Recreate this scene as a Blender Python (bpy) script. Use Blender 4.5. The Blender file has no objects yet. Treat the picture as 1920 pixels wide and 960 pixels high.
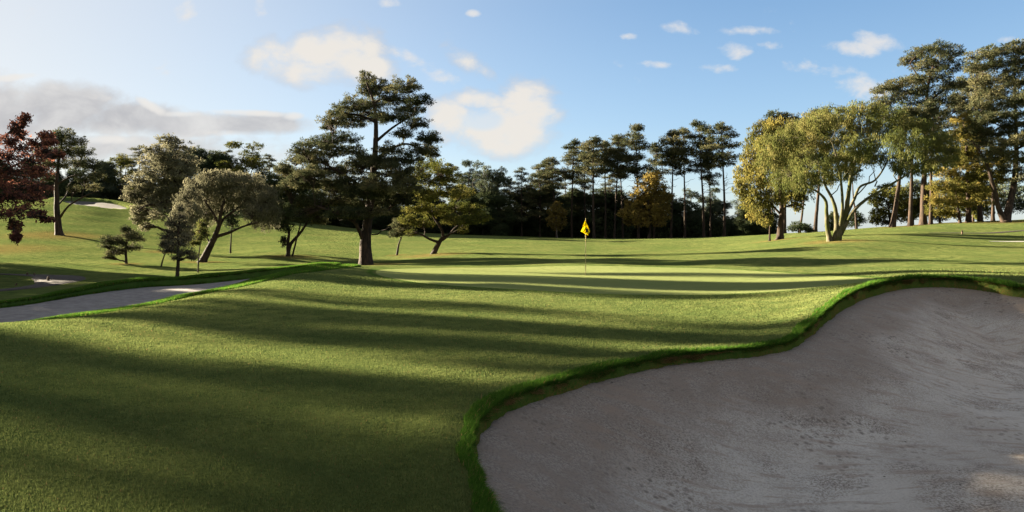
import bpy, math, random
import numpy as np
R = math.radians
sc = bpy.context.scene
col = sc.collection

# ------------------------------------------------------------------ camera
ZC = 1.6; F = 1280.0; HZ = 433.0
cam_d = bpy.data.cameras.new('camera'); cam = bpy.data.objects.new('camera', cam_d); col.objects.link(cam)
cam.location = (0, 0, ZC); cam.rotation_euler = (R(90), 0, 0)
cam_d.sensor_width = 36; cam_d.lens = 24; cam_d.shift_y = -(480-HZ)/1920
cam_d.clip_start = 0.05; cam_d.clip_end = 6000
sc.camera = cam

# ------------------------------------------------------------------ sun, sky, exposure
SUN_AZ = R(-64); SUN_EL = R(13.5)            # azimuth from +Y, negative = to the left
SD = np.array([math.sin(SUN_AZ)*math.cos(SUN_EL), math.cos(SUN_AZ)*math.cos(SUN_EL), math.sin(SUN_EL)])
sl = bpy.data.lights.new('sun', 'SUN'); so = bpy.data.objects.new('sun', sl); col.objects.link(so)
sl.energy = 5.0; sl.angle = R(0.55); sl.color = (1.0, 0.86, 0.64)
so.rotation_euler = (R(90)-SUN_EL, 0, -SUN_AZ + math.pi)
so.rotation_euler = (math.pi/2 - SUN_EL, 0, math.atan2(SD[0], -SD[1]))
so.location = (-40, 30, 40)
sc.view_settings.view_transform = 'Standard'; sc.view_settings.look = 'None'
sc.view_settings.gamma = 1; sc.view_settings.use_curve_mapping = False
EXPO = 3.35
sc.view_settings.exposure = EXPO
sc.cycles.use_adaptive_sampling = True
sc.cycles.max_bounces = 6; sc.cycles.transparent_max_bounces = 8

def pix_dir(u, v):
    d = np.array([(u-960)/F, 1.0, (HZ-v)/F]); return d/np.linalg.norm(d)

W = bpy.data.worlds.new('World'); sc.world = W; W.use_nodes = True
nt = W.node_tree; nt.nodes.clear(); NL = nt.links.new
def N(tree, t, **kw):
    n = tree.nodes.new(t)
    for k, v in kw.items(): setattr(n, k, v)
    return n
def M_(tree, op, a, b=None, c=None, clamp=False):
    n = tree.nodes.new('ShaderNodeMath'); n.operation = op; n.use_clamp = clamp
    for i, x in enumerate((a, b, c)):
        if x is None: continue
        if isinstance(x, (int, float)): n.inputs[i].default_value = float(x)
        else: tree.links.new(x, n.inputs[i])
    return n.outputs[0]
def mixc(tree, fac, a, b, typ='MIX'):
    n = tree.nodes.new('ShaderNodeMix'); n.data_type = 'RGBA'; n.blend_type = typ
    for s, x in ((n.inputs[0], fac), (n.inputs[6], a), (n.inputs[7], b)):
        if isinstance(x, (int, float)): s.default_value = float(x)
        elif isinstance(x, tuple): s.default_value = (*x, 1)
        else: tree.links.new(x, s)
    return n.outputs[2]
def sstep(tree, x, lo, hi):
    n = tree.nodes.new('ShaderNodeMapRange'); n.interpolation_type = 'SMOOTHSTEP'
    n.inputs[1].default_value = lo; n.inputs[2].default_value = hi
    tree.links.new(x, n.inputs[0]); return n.outputs[0]
def noise(tree, vec, scale, detail=4, rough=.5, dist=0.0):
    n = tree.nodes.new('ShaderNodeTexNoise'); n.inputs['Scale'].default_value = scale
    n.inputs['Detail'].default_value = detail; n.inputs['Roughness'].default_value = rough
    n.inputs['Distortion'].default_value = dist
    if vec is not None: tree.links.new(vec, n.inputs['Vector'])
    return n

sky = N(nt, 'ShaderNodeTexSky', sky_type='NISHITA', sun_disc=False)
sky.sun_elevation = SUN_EL; sky.sun_rotation = SUN_AZ
sky.air_density = 1.0; sky.dust_density = .6; sky.ozone_density = 1.6
SKYS = 0.05
tc = N(nt, 'ShaderNodeTexCoord'); dvec = tc.outputs['Generated']
sep = N(nt, 'ShaderNodeSeparateXYZ'); NL(dvec, sep.inputs[0])
ysafe = M_(nt, 'MAXIMUM', sep.outputs[1], 0.02)
px = M_(nt, 'DIVIDE', sep.outputs[0], ysafe)         # gnomonic coordinates of the northern sky
pz = M_(nt, 'DIVIDE', sep.outputs[2], ysafe)
comb = N(nt, 'ShaderNodeCombineXYZ'); NL(px, comb.inputs[0]); NL(M_(nt, 'MULTIPLY', pz, 1.5), comb.inputs[1])
gv = comb.outputs[0]
n1 = noise(nt, gv, 9.0, 9, .58, .4); n2 = noise(nt, gv, 26.0, 7, .6, .2); n3 = noise(nt, gv, 3.2, 5, .5)
nz = M_(nt, 'ADD', M_(nt, 'MULTIPLY', M_(nt, 'SUBTRACT', n1.outputs[0], .5), 3.2), M_(nt, 'MULTIPLY', M_(nt, 'SUBTRACT', n2.outputs[0], .5), 1.6))
def blob(u, v, ru, rv, amp=1.0, rot=0.0, hard=1.0):
    a = (u-960)/F; b = (HZ-v)/F
    dx = M_(nt, 'SUBTRACT', px, a); dz = M_(nt, 'SUBTRACT', pz, b)
    if rot:
        c, s = math.cos(rot), math.sin(rot)
        x2 = M_(nt, 'ADD', M_(nt, 'MULTIPLY', dx, c), M_(nt, 'MULTIPLY', dz, s))
        z2 = M_(nt, 'ADD', M_(nt, 'MULTIPLY', dx, -s), M_(nt, 'MULTIPLY', dz, c)); dx, dz = x2, z2
    d2 = M_(nt, 'ADD', M_(nt, 'POWER', M_(nt, 'ABSOLUTE', M_(nt, 'DIVIDE', dx, ru/F)), 2.0), M_(nt, 'POWER', M_(nt, 'ABSOLUTE', M_(nt, 'DIVIDE', dz, rv/F)), 2.0))
    f = M_(nt, 'SUBTRACT', 1.0, d2)
    f = M_(nt, 'MAXIMUM', f, -3.0)
    return M_(nt, 'MULTIPLY', f, amp)
def union(lst):
    r = lst[0]
    for x in lst[1:]: r = M_(nt, 'MAXIMUM', r, x)
    return r
# white cumulus
cum = union([blob(512, 108, 62, 42), blob(585, 130, 80, 38), blob(640, 100, 85, 56), blob(690, 130, 55, 34),
             blob(915, 235, 125, 52), blob(985, 205, 72, 58), blob(850, 222, 60, 46), blob(940, 270, 80, 30),
             blob(872, 112, 42, 18, .6, -.55), blob(905, 132, 30, 10, .5, -.6), blob(960, 240, 95, 55, 1.3), blob(995, 215, 70, 50, 1.2), blob(600, 95, 90, 40, 1.3), blob(900, 190, 70, 24, .9)])
m_cum = sstep(nt, M_(nt, 'ADD', cum, M_(nt, 'MULTIPLY', nz, 1.15)), -.45, 1.1)
hole = sstep(nt, blob(905, 225, 50, 26), .1, .8)
m_cum = M_(nt, 'MULTIPLY', m_cum, M_(nt, 'SUBTRACT', 1, M_(nt, 'MULTIPLY', hole, .45)))
small = union([blob(346, 22, 22, 26, .8), blob(490, 20, 14, 22, .45), blob(732, 4, 26, 12, .9), blob(888, 24, 14, 7, .7),
               blob(1275, 54, 46, 15, 1, -.15), blob(1388, 58, 58, 11, .7), blob(1378, 95, 42, 19, 1.25), blob(1345, 128, 40, 12, .9),
               blob(1300, 88, 34, 18, .5), blob(1240, 120, 34, 8, .65), blob(1180, 68, 16, 6, .5), blob(1590, 90, 60, 14, .7, -.12),
               blob(1660, 80, 55, 16, .5, -.3), blob(1545, 128, 55, 18, .5, -.15), blob(1895, 76, 32, 8, .7), blob(1640, 160, 90, 20, .3), blob(1440, 85, 26, 8, .45), blob(800, 130, 60, 14, .35, -.5)])
m_small = sstep(nt, M_(nt, 'ADD', small, M_(nt, 'MULTIPLY', nz, 1.5)), -.15, 1.2)
# grey layer low on the left
st = union([blob(-40, 230, 200, 100, 1.3), blob(120, 205, 160, 60, 1.3), blob(230, 222, 140, 40, 1.3), blob(340, 236, 130, 30, 1.2), blob(470, 232, 130, 26, 1.2), blob(250, 280, 320, 40, .8), blob(-200, 240, 250, 110), blob(420, 262, 120, 14, .5)])
stn = M_(nt, 'ADD', st, M_(nt, 'MULTIPLY', nz, .7))
m_st = sstep(nt, stn, -.05, .95)
# its lit upper rim: the same field sampled a little higher
rim = union([blob(20, 146, 60, 9, .9, .1), blob(285, 200, 42, 12, 1, -.5), blob(200, 186, 60, 10, .5, -.2), blob(470, 212, 90, 8, .9, -.05), blob(550, 218, 26, 10, .8), blob(60, 268, 70, 16, .8), blob(200, 262, 60, 10, .7), blob(430, 250, 60, 8, .6), blob(330, 214, 50, 7, .7)])
m_rim = sstep(nt, M_(nt, 'ADD', rim, M_(nt, 'MULTIPLY', nz, .5)), .1, 1.0)

vs = N(nt, 'ShaderNodeVectorMath', operation='DOT_PRODUCT'); NL(dvec, vs.inputs[0]); vs.inputs[1].default_value = tuple(SD)
glow = M_(nt, 'POWER', M_(nt, 'MAXIMUM', vs.outputs['Value'], 0.0), 2.6)
elev = M_(nt, 'MAXIMUM', sep.outputs[2], 0.0)
skyc = N(nt, 'ShaderNodeVectorMath', operation='SCALE'); NL(sky.outputs[0], skyc.inputs[0]); skyc.inputs['Scale'].default_value = SKYS
K = .91/2**EXPO                                              # 1 / 2**exposure
def C3(r, g, b, k=1.0): return (r*K*k, g*K*k, b*K*k)
r_ = N(nt, 'ShaderNodeValToRGB'); NL(M_(nt, 'MULTIPLY', elev, 2.0), r_.inputs[0]); cr = r_.color_ramp
cr.elements[0].color = (*C3(.50,.63,.76), 1); cr.elements[1].position = 1.0; cr.elements[1].color = (*C3(.115,.20,.39), 1)
for p_, c_ in ((.10, (.40,.56,.75)), (.30, (.27,.45,.70)), (.62, (.15,.31,.57))):
    e_ = cr.elements.new(p_); e_.color = (*C3(*c_), 1)
base = mixc(nt, .8, skyc.outputs[0], r_.outputs[0])
base = mixc(nt, M_(nt, 'MULTIPLY', glow, .95, clamp=True), base, C3(.90, .89, .87))
stcol = mixc(nt, sstep(nt, n1.outputs[0], .3, .7), C3(.54, .53, .55), C3(.84, .82, .80))
c = mixc(nt, M_(nt, 'MULTIPLY', m_st, .88), base, stcol)
c = mixc(nt, M_(nt, 'MULTIPLY', m_rim, .9), c, C3(.95, .92, .88))
cumc = mixc(nt, sstep(nt, M_(nt, 'ADD', cum, M_(nt, 'MULTIPLY', nz, .6)), -.1, .9), C3(.62, .67, .75), C3(.95, .90, .83))
c = mixc(nt, M_(nt, 'MULTIPLY', m_cum, .95), c, cumc)
c = mixc(nt, M_(nt, 'MULTIPLY', m_small, .85), c, C3(.90, .88, .86))
# broken cloud added to the unseen sky overhead and behind, for more fill light
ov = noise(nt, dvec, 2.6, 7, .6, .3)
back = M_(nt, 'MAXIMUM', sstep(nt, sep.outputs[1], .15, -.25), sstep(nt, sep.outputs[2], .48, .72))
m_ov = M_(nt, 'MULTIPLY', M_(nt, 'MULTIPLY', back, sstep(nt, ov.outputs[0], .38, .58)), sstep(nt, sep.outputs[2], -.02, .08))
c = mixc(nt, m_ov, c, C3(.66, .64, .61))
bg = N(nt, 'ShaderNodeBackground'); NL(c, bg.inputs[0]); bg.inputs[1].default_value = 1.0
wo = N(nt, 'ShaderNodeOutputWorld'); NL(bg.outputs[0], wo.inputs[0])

# ------------------------------------------------------------------ terrain height
def PV(u, v, D): return (u, D, ZC-(v-HZ)/F*D)
CP = [PV(0,960,3.9), PV(480,960,3.9), PV(900,960,3.9), PV(0,800,5.6), PV(450,800,5.6), PV(0,700,7.6), PV(450,700,7.7), PV(900,700,7.6),
      PV(0,640,9.7), PV(0,607,11.8), (0,15,-.5), PV(250,578,14), (250,18,-.42), PV(400,547,17), (400,21.5,-.33), PV(550,513,24), (550,28,-.12),
      PV(640,497,30), PV(250,620,10.9), PV(450,600,12.4), PV(640,560,16), PV(640,520,22.5), PV(900,600,12.3), PV(900,560,16),
      PV(720,505,29), PV(1098,515,26), PV(1098,551,18), PV(1480,541,18), PV(1650,527,18.5), PV(1098,498,31.5), PV(1300,503,29),
      PV(1000,738,6.7), PV(1230,675,8.4), PV(1400,657,9.1), PV(1490,632,10.2), PV(1540,595,11.6), PV(1620,547,14), PV(1700,527,15.5),
      PV(1800,527,15.5), PV(1920,543,14.5), PV(1700,508,22), PV(1700,498,27), PV(1920,500,26), PV(1920,480,37), PV(1565,452,50),
      PV(1920,440,60), PV(1920,456,50), PV(1700,470,41), PV(1500,480,37), PV(1300,480,42), PV(1920,411,85), PV(1750,420,85), PV(1600,430,85),
      PV(1450,439,95), PV(1350,445,110), PV(1200,447,110), PV(1000,444,115), PV(900,440,115), PV(700,430,120), PV(600,420,120),
      PV(480,408,110), PV(240,384,112), PV(160,374,120), PV(0,378,120), PV(110,438,65), PV(0,452,58), PV(240,440,72), PV(0,480,45),
      PV(110,480,47), PV(0,517,34), PV(160,520,33), PV(0,545,26.5), PV(0,566,22), PV(237,495,42), PV(330,520,33), PV(280,528,29),
      PV(150,546,25), PV(400,521,29), PV(500,510,31), PV(372,510,37), PV(640,490,50), PV(440,475,58), PV(550,470,58), PV(690,497,44),
      PV(745,474,60), PV(820,476,55), PV(820,455,80), PV(1100,460,75), PV(1100,482,46), PV(950,487,42), PV(600,445,85), PV(450,440,85),
      PV(240,405,95), PV(1750,440,58), PV(1350,462,65),
      (-500,8,-.1), (-500,14,-.5), (-500,30,-.7), (-500,60,.3), (-500,110,6), (2400,8,.3), (2400,15,.5), (2400,30,.5), (2400,60,2), (2400,85,3.4),
      (0,150,6.0), (500,150,3), (1000,140,.2), (1400,135,-.3), (1800,110,1.6), (2300,120,2)]
for u in (-500, 300, 960, 1600, 2400):
    CP += [(u,1.2,0), (u,2.4,0), (u,220,-3), (u,600,-9), (u,2500,-22)]
CP = np.array(CP, float)
def warp(x, y):
    r = np.hypot(x, y)+1e-6; th = np.clip(np.arctan2(x, y), -1.0, 1.0)
    return np.stack([4*th, 1.6*np.log(np.maximum(r, .8))], -1)
_cx = (CP[:,0]-960)/F*CP[:,1]
_Q = warp(_cx, CP[:,1])
def _phi(d2): return .5*d2*np.log(d2+1e-12)
_n = len(_Q); _A = np.zeros((_n+3, _n+3)); _d2 = ((_Q[:,None]-_Q[None])**2).sum(-1)
_A[:_n,:_n] = _phi(_d2)+np.eye(_n)*.004; _A[:_n,_n] = 1; _A[:_n,_n+1:] = _Q; _A[_n,:_n] = 1; _A[_n+1:,:_n] = _Q.T
_w = np.linalg.solve(_A, np.concatenate([CP[:,2], np.zeros(3)]))
_rng = np.random.default_rng(3)
_wv = [(_rng.uniform(.12,.9)*_rng.choice([-1,1]), _rng.uniform(.12,.9), _rng.uniform(0,6.28)) for _ in range(8)]
def L(x, y):
    x = np.asarray(x, float); y = np.asarray(y, float); sh = x.shape; x = x.ravel(); y = y.ravel()
    out = np.empty(len(x))
    for i in range(0, len(x), 20000):
        q = warp(x[i:i+20000], y[i:i+20000])
        d2 = ((q[:,None]-_Q[None])**2).sum(-1)
        out[i:i+20000] = _phi(d2)@_w[:_n]+_w[_n]+q@_w[_n+1:]
    r = np.hypot(x, y)
    for a, b, p in _wv: out += .006*np.sin(a*x+b*y+p)*np.clip(r/12, .3, 2.5)
    return out.reshape(sh)
_L = L
_tg = np.linspace(-1.25, 1.25, 700); _rg = np.linspace(math.log(.4), math.log(170), 620)
_TT, _RR = np.meshgrid(_tg, _rg); _LG = _L(np.exp(_RR)*np.sin(_TT), np.exp(_RR)*np.cos(_TT))
def L(x, y):
    x = np.asarray(x, float); y = np.asarray(y, float); sh = x.shape; x = x.ravel(); y = y.ravel()
    th = np.arctan2(x, y); lr = np.log(np.hypot(x, y)+1e-6)
    a = (th-_tg[0])/(_tg[1]-_tg[0]); b = (lr-_rg[0])/(_rg[1]-_rg[0])
    ok = (a >= 0) & (a < len(_tg)-1) & (b >= 0) & (b < len(_rg)-1); out = np.empty(len(x))
    aa = a[ok]; bb = b[ok]; i = bb.astype(int); j = aa.astype(int); fi = bb-i; fj = aa-j
    out[ok] = (_LG[i,j]*(1-fj)+_LG[i,j+1]*fj)*(1-fi)+(_LG[i+1,j]*(1-fj)+_LG[i+1,j+1]*fj)*fi
    if (~ok).any(): out[~ok] = _L(x[~ok], y[~ok])
    return out.reshape(sh)
def L1(x, y): return float(L(np.array([x]), np.array([y]))[0])
def W3(u, D, v=None):
    x = (u-960)/F*D
    return (x, D, L1(x, D) if v is None else ZC-(v-HZ)/F*D)

def spline(pts, n=8, closed=True):
    P = np.array(pts, float); m = len(P); out = []
    rng_ = range(m if closed else m-1)
    for i in rng_:
        p0, p1, p2, p3 = [P[(i+k) % m] if closed else P[min(max(i+k, 0), m-1)] for k in (-1, 0, 1, 2)]
        for k in range(n):
            t = k/n
            out.append(.5*((2*p1)+(-p0+p2)*t+(2*p0-5*p1+4*p2-p3)*t*t+(-p0+3*p1-3*p2+p3)*t**3))
    if not closed: out.append(P[-1])
    return np.array(out)
def UD(lst): return [((u-960)/F*D, D) for u, D in lst]
BUNK = spline(UD([(892,4.6),(888,5.2),(900,5.75),(935,6.15),(1000,6.7),(1120,7.55),(1230,8.35),(1330,8.85),(1420,9.2),(1480,9.8),(1512,10.6),(1540,11.6),(1575,12.9),(1625,14.3),(1690,15.4),(1750,15.8),(1810,15.7),(1870,15.2),(1920,14.6)])
              + [(13,13.2),(14.2,10.5),(13.2,7.5),(10.5,5),(7,3.4),(4,2.6),(1.8,2.3),(.45,2.7),(0,3.5)], 10)
_a = np.cumsum(np.hypot(*(np.roll(BUNK, -1, 0)-BUNK).T)); _t = np.roll(BUNK, -1, 0)-np.roll(BUNK, 1, 0); _t /= np.linalg.norm(_t, axis=1)[:,None]
BUNK = BUNK+np.stack([-_t[:,1], _t[:,0]], -1)*(.012*np.sin(_a*4.1)+.010*np.sin(_a*7.7+1)+.012*np.sin(_a*17+2))[:,None]
LBUNK = spline(UD([(-520,18.5),(-250,19.6),(0,22),(150,25),(280,28.6),(400,29.6),(450,30.2),(510,31),(570,31.3),(600,30.6),(580,28.8),(500,25.6),(400,21.8),(250,18.2),(100,15.9),(0,14.8),(-250,13.3),(-520,13.0)]), 8)
GREEN = spline(UD([(712,28.5),(705,25),(760,22.2),(880,20),(1098,18.2),(1300,17.4),(1480,17.2),(1600,17.6),(1655,18.6),(1600,21.5),(1430,26),(1300,29),(1100,31.5),(900,32),(780,31)]), 8)
FBUNK = spline(UD([(120,104),(150,101),(200,101),(236,104),(240,107),(215,110),(160,111),(125,108)]), 6)

_SD = {}
def sdist(poly, x, y):
    k = id(poly)
    if k not in _SD:
        lo = poly.min(0)-2.5; hi = poly.max(0)+2.5; st = max(.05, (hi-lo).max()/420)
        xs = np.arange(lo[0], hi[0], st); ys = np.arange(lo[1], hi[1], st); X, Y = np.meshgrid(xs, ys)
        _SD[k] = (lo, st, sdist_exact(poly, X, Y))
    lo, st, G = _SD[k]; a = (x-lo[0])/st; b = (y-lo[1])/st; 
    a = np.clip(a, 0, G.shape[1]-1.001); b = np.clip(b, 0, G.shape[0]-1.001); i = b.astype(int); j = a.astype(int); fi = b-i; fj = a-j
    return (G[i,j]*(1-fj)+G[i,j+1]*fj)*(1-fi)+(G[i+1,j]*(1-fj)+G[i+1,j+1]*fj)*fi
def _dummy(): pass
def sdist_exact(poly, x, y):
    """signed distance, positive inside"""
    sh = x.shape; P = np.stack([x.ravel(), y.ravel()], -1); out = np.empty(len(P))
    A = poly; B = np.roll(poly, -1, 0); AB = B-A; l2 = (AB**2).sum(-1)
    for i in range(0, len(P), 20000):
        p = P[i:i+20000]
        t = np.clip(((p[:,None]-A)*AB).sum(-1)/l2, 0, 1)
        d = np.sqrt((((A+t[...,None]*AB)-p[:,None])**2).sum(-1)).min(1)
        c_ = ((A[:,1] > p[:,None,1]) != (B[:,1] > p[:,None,1])) & (p[:,None,0] < (B[:,0]-A[:,0])*(p[:,None,1]-A[:,1])/(B[:,1]-A[:,1]+1e-12)+A[:,0])
        out[i:i+20000] = np.where(c_.sum(1) % 2 == 1, d, -d)
    return out.reshape(sh)
def sd_box(poly, x, y, pad):
    lo = poly.min(0)-pad; hi = poly.max(0)+pad
    m = (x > lo[0]) & (x < hi[0]) & (y > lo[1]) & (y < hi[1])
    out = np.full(x.shape, -99.0); out[m] = sdist(poly, x[m], y[m]); return out
def ss(t): t = np.clip(t, 0, 1); return t*t*(3-2*t)
def sand_z(which, x, y, l, sd):
    if which == 0:
        lip = .075+.11*ss((y-9)/5)-.04*ss((4.8-y)/1.5)
        floor = -.80+.12*ss((y-9)/6)+.06*np.sin(x*.9+y*.6)
        w = 2.2+1.0*ss((y-7)/6)
        t = np.clip(sd/w, 0, 1); s_ = 1-(1-t)**1.8; s_ = .5*s_+.5*ss(t)
        base_ = l-lip
        r = base_+(np.minimum(floor, base_-.05)-base_)*s_
        r += .025*np.sin(x*2.1+np.sin(y*1.7)*1.5)*np.sin(y*2.6+x)*ss(sd)
        # a low spur running out from the point of the lawn
        r += .16*np.exp(-(((x-5.8)/1.5)**2+((y-8.8)/1.0)**2))*ss(sd/.8)
    elif which == 1:
        nm = ss(((x+14)-(y-18)*.43)/1.5); lip = .05+.11*(1-nm)+.06*ss((y-24)/4)
        floor = np.interp(y, [14,20,24,28,30.5], [-.95,-.9,-.82,-.66,-.42])
        s_ = ss(sd/1.6); base_ = l-lip; r = base_+(np.minimum(floor, base_-.03)-base_)*s_
    else:
        r = l-.1-.35*ss(sd/3)
    return r
def ground_z(x, y):
    l = L(x, y)
    for i, (poly, pad) in enumerate(((BUNK, 1), (LBUNK, 1), (FBUNK, 4))):
        sd = sd_box(poly, x, y, pad)
        if i == 0: l = l + .05*np.exp(-((sd+.25)/.3)**2)*(sd < 5)
        if i == 1: l = l + .12*np.exp(-((sd+.5)/.6)**2)*ss((y-24)/4)
        if i == 2: l = l + .5*np.exp(-((sd+1.2)/1.2)**2)*ss((y-103)/4)
        m = sd > 0
        drop = ss(sd/(.10 if i == 0 else .2 if i == 1 else .8))
        l = np.where(m, l-drop*(1.0 if i else .5)-ss(sd/1.5)*(.9 if i == 0 else .5), l)
    sdg = sd_box(GREEN, x, y, 2)
    l = np.where(sdg > -.02, l-.03*ss((sdg+.02)/.3), l)
    return l

# ------------------------------------------------------------------ object helpers
def tag(o, label=None, cat=None, group=None, kind=None):
    if label: o['label'] = label
    if cat: o['category'] = cat
    if group: o['group'] = group
    if kind: o['kind'] = kind
    return o
def mesh_np(name, V, Fc, mat=None, parent=None, smooth=True, attrs=None):
    """Fc: int array (n,3) or (n,4)"""
    me = bpy.data.meshes.new(name); V = np.asarray(V, np.float32); Fc = np.asarray(Fc, np.int32)
    me.vertices.add(len(V)); me.vertices.foreach_set('co', V.ravel())
    k = Fc.shape[1]; me.loops.add(Fc.size); me.loops.foreach_set('vertex_index', Fc.ravel())
    me.polygons.add(len(Fc)); me.polygons.foreach_set('loop_start', np.arange(0, Fc.size, k, dtype=np.int32))
    me.polygons.foreach_set('use_smooth', np.full(len(Fc), smooth))
    for an, av in (attrs or {}).items():
        a = me.attributes.new(an, 'FLOAT', 'POINT'); a.data.foreach_set('value', np.asarray(av, np.float32))
    me.update(calc_edges=True)
    if mat: me.materials.append(mat)
    o = bpy.data.objects.new(name, me); col.objects.link(o); o.parent = parent
    return o
def empty(name, loc, rz=0):
    o = bpy.data.objects.new(name, None); col.objects.link(o); o.location = loc; o.rotation_euler = (0, 0, rz)
    o.empty_display_size = .3; return o

# ------------------------------------------------------------------ materials
def newmat(name):
    m = bpy.data.materials.new(name); m.use_nodes = True; t = m.node_tree; t.nodes.clear()
    o = t.nodes.new('ShaderNodeOutputMaterial'); return m, t, o
def attr(t, name):
    n = t.nodes.new('ShaderNodeAttribute'); n.attribute_name = name; return n.outputs['Fac']
def rand_normal(t, vec, scale, amount, up=0.0):
    """microscopic roughness of a nap of blades: normals scattered by fine noise"""
    nn = noise(t, vec, scale, 2, .6)
    a = N(t, 'ShaderNodeVectorMath', operation='SUBTRACT'); t.links.new(nn.outputs['Color'], a.inputs[0]); a.inputs[1].default_value = (.5, .5, .5)
    b = N(t, 'ShaderNodeVectorMath', operation='MULTIPLY'); t.links.new(a.outputs[0], b.inputs[0]); b.inputs[1].default_value = (amount, amount, amount*.5)
    g = N(t, 'ShaderNodeBump'); g.inputs['Strength'].default_value = 1.0; g.inputs['Distance'].default_value = .10 if scale < 100 else .012
    t.links.new(noise(t, vec, 1.1, 5, .6).outputs[0], g.inputs['Height'])
    c_ = N(t, 'ShaderNodeVectorMath', operation='ADD'); t.links.new(b.outputs[0], c_.inputs[0]); t.links.new(g.outputs['Normal'], c_.inputs[1])
    d = N(t, 'ShaderNodeVectorMath', operation='NORMALIZE'); t.links.new(c_.outputs[0], d.inputs[0])
    return d.outputs[0]
def grass_mat(name, dark, mid, lite, nscale, namt, patch=1.0):
    m, t, o = newmat(name)
    g = N(t, 'ShaderNodeTexCoord'); v = g.outputs['Object']
    big = noise(t, v, .22, 5, .6); med = noise(t, v, 2.3, 5, .65); fine = noise(t, v, 38, 5, .7)
    sy = N(t, 'ShaderNodeMapping'); t.links.new(v, sy.inputs[0]); sy.inputs['Scale'].default_value = (1, 2.4, 1)
    stre = noise(t, sy.outputs[0], 7, 4, .65)
    c1 = mixc(t, sstep(t, big.outputs[0], .35, .65), mid, lite)
    f2 = M_(t, 'ADD', M_(t, 'MULTIPLY', med.outputs[0], .5), M_(t, 'ADD', M_(t, 'MULTIPLY', fine.outputs[0], .32), M_(t, 'MULTIPLY', stre.outputs[0], .2)))
    c2 = mixc(t, M_(t, 'MULTIPLY', sstep(t, f2, .58, .40), patch), c1, dark)
    rough_ = attr(t, 'rough')
    c3 = mixc(t, rough_, c2, (.03,.075,.010))
    lit = attr(t, 'litter')
    c4 = mixc(t, M_(t, 'MULTIPLY', lit, sstep(t, fine.outputs[0], .4, .6)), c3, (.14, .075, .03))
    d = N(t, 'ShaderNodeBsdfDiffuse'); t.links.new(c4, d.inputs[0])
    nr = rand_normal(t, v, nscale, namt); t.links.new(nr, d.inputs['Normal'])
    t.links.new(d.outputs[0], o.inputs[0])
    return m
M = {}
M['turf'] = grass_mat('turf', (.046,.070,.021), (.085,.110,.032), (.126,.138,.044), 90, 4.5)
M['green'] = grass_mat('green_turf', (.128,.158,.055), (.158,.185,.066), (.175,.195,.072), 160, 3.6, .5)
M['farturf'] = M['turf']

def blade_mat(name, dark, lite, brown, trans=.35):
    m, t, o = newmat(name)
    a = attr(t, 'tint')
    c1 = mixc(t, a, dark, lite)
    c2 = mixc(t, sstep(t, a, 1.05, 1.3), c1, brown)
    d = N(t, 'ShaderNodeBsdfDiffuse'); t.links.new(c2, d.inputs[0])
    tr = N(t, 'ShaderNodeBsdfTranslucent'); t.links.new(c2, tr.inputs[0])
    mx = N(t, 'ShaderNodeMixShader'); mx.inputs[0].default_value = trans
    t.links.new(d.outputs[0], mx.inputs[1]); t.links.new(tr.outputs[0], mx.inputs[2]); t.links.new(mx.outputs[0], o.inputs[0])
    return m
M['blade'] = blade_mat('lawn_blades', (.062,.090,.027), (.152,.172,.054), (.2,.14,.06))
M['rough_blade'] = blade_mat('rough_blades', (.025,.070,.010), (.095,.185,.024), (.30,.17,.08))

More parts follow.
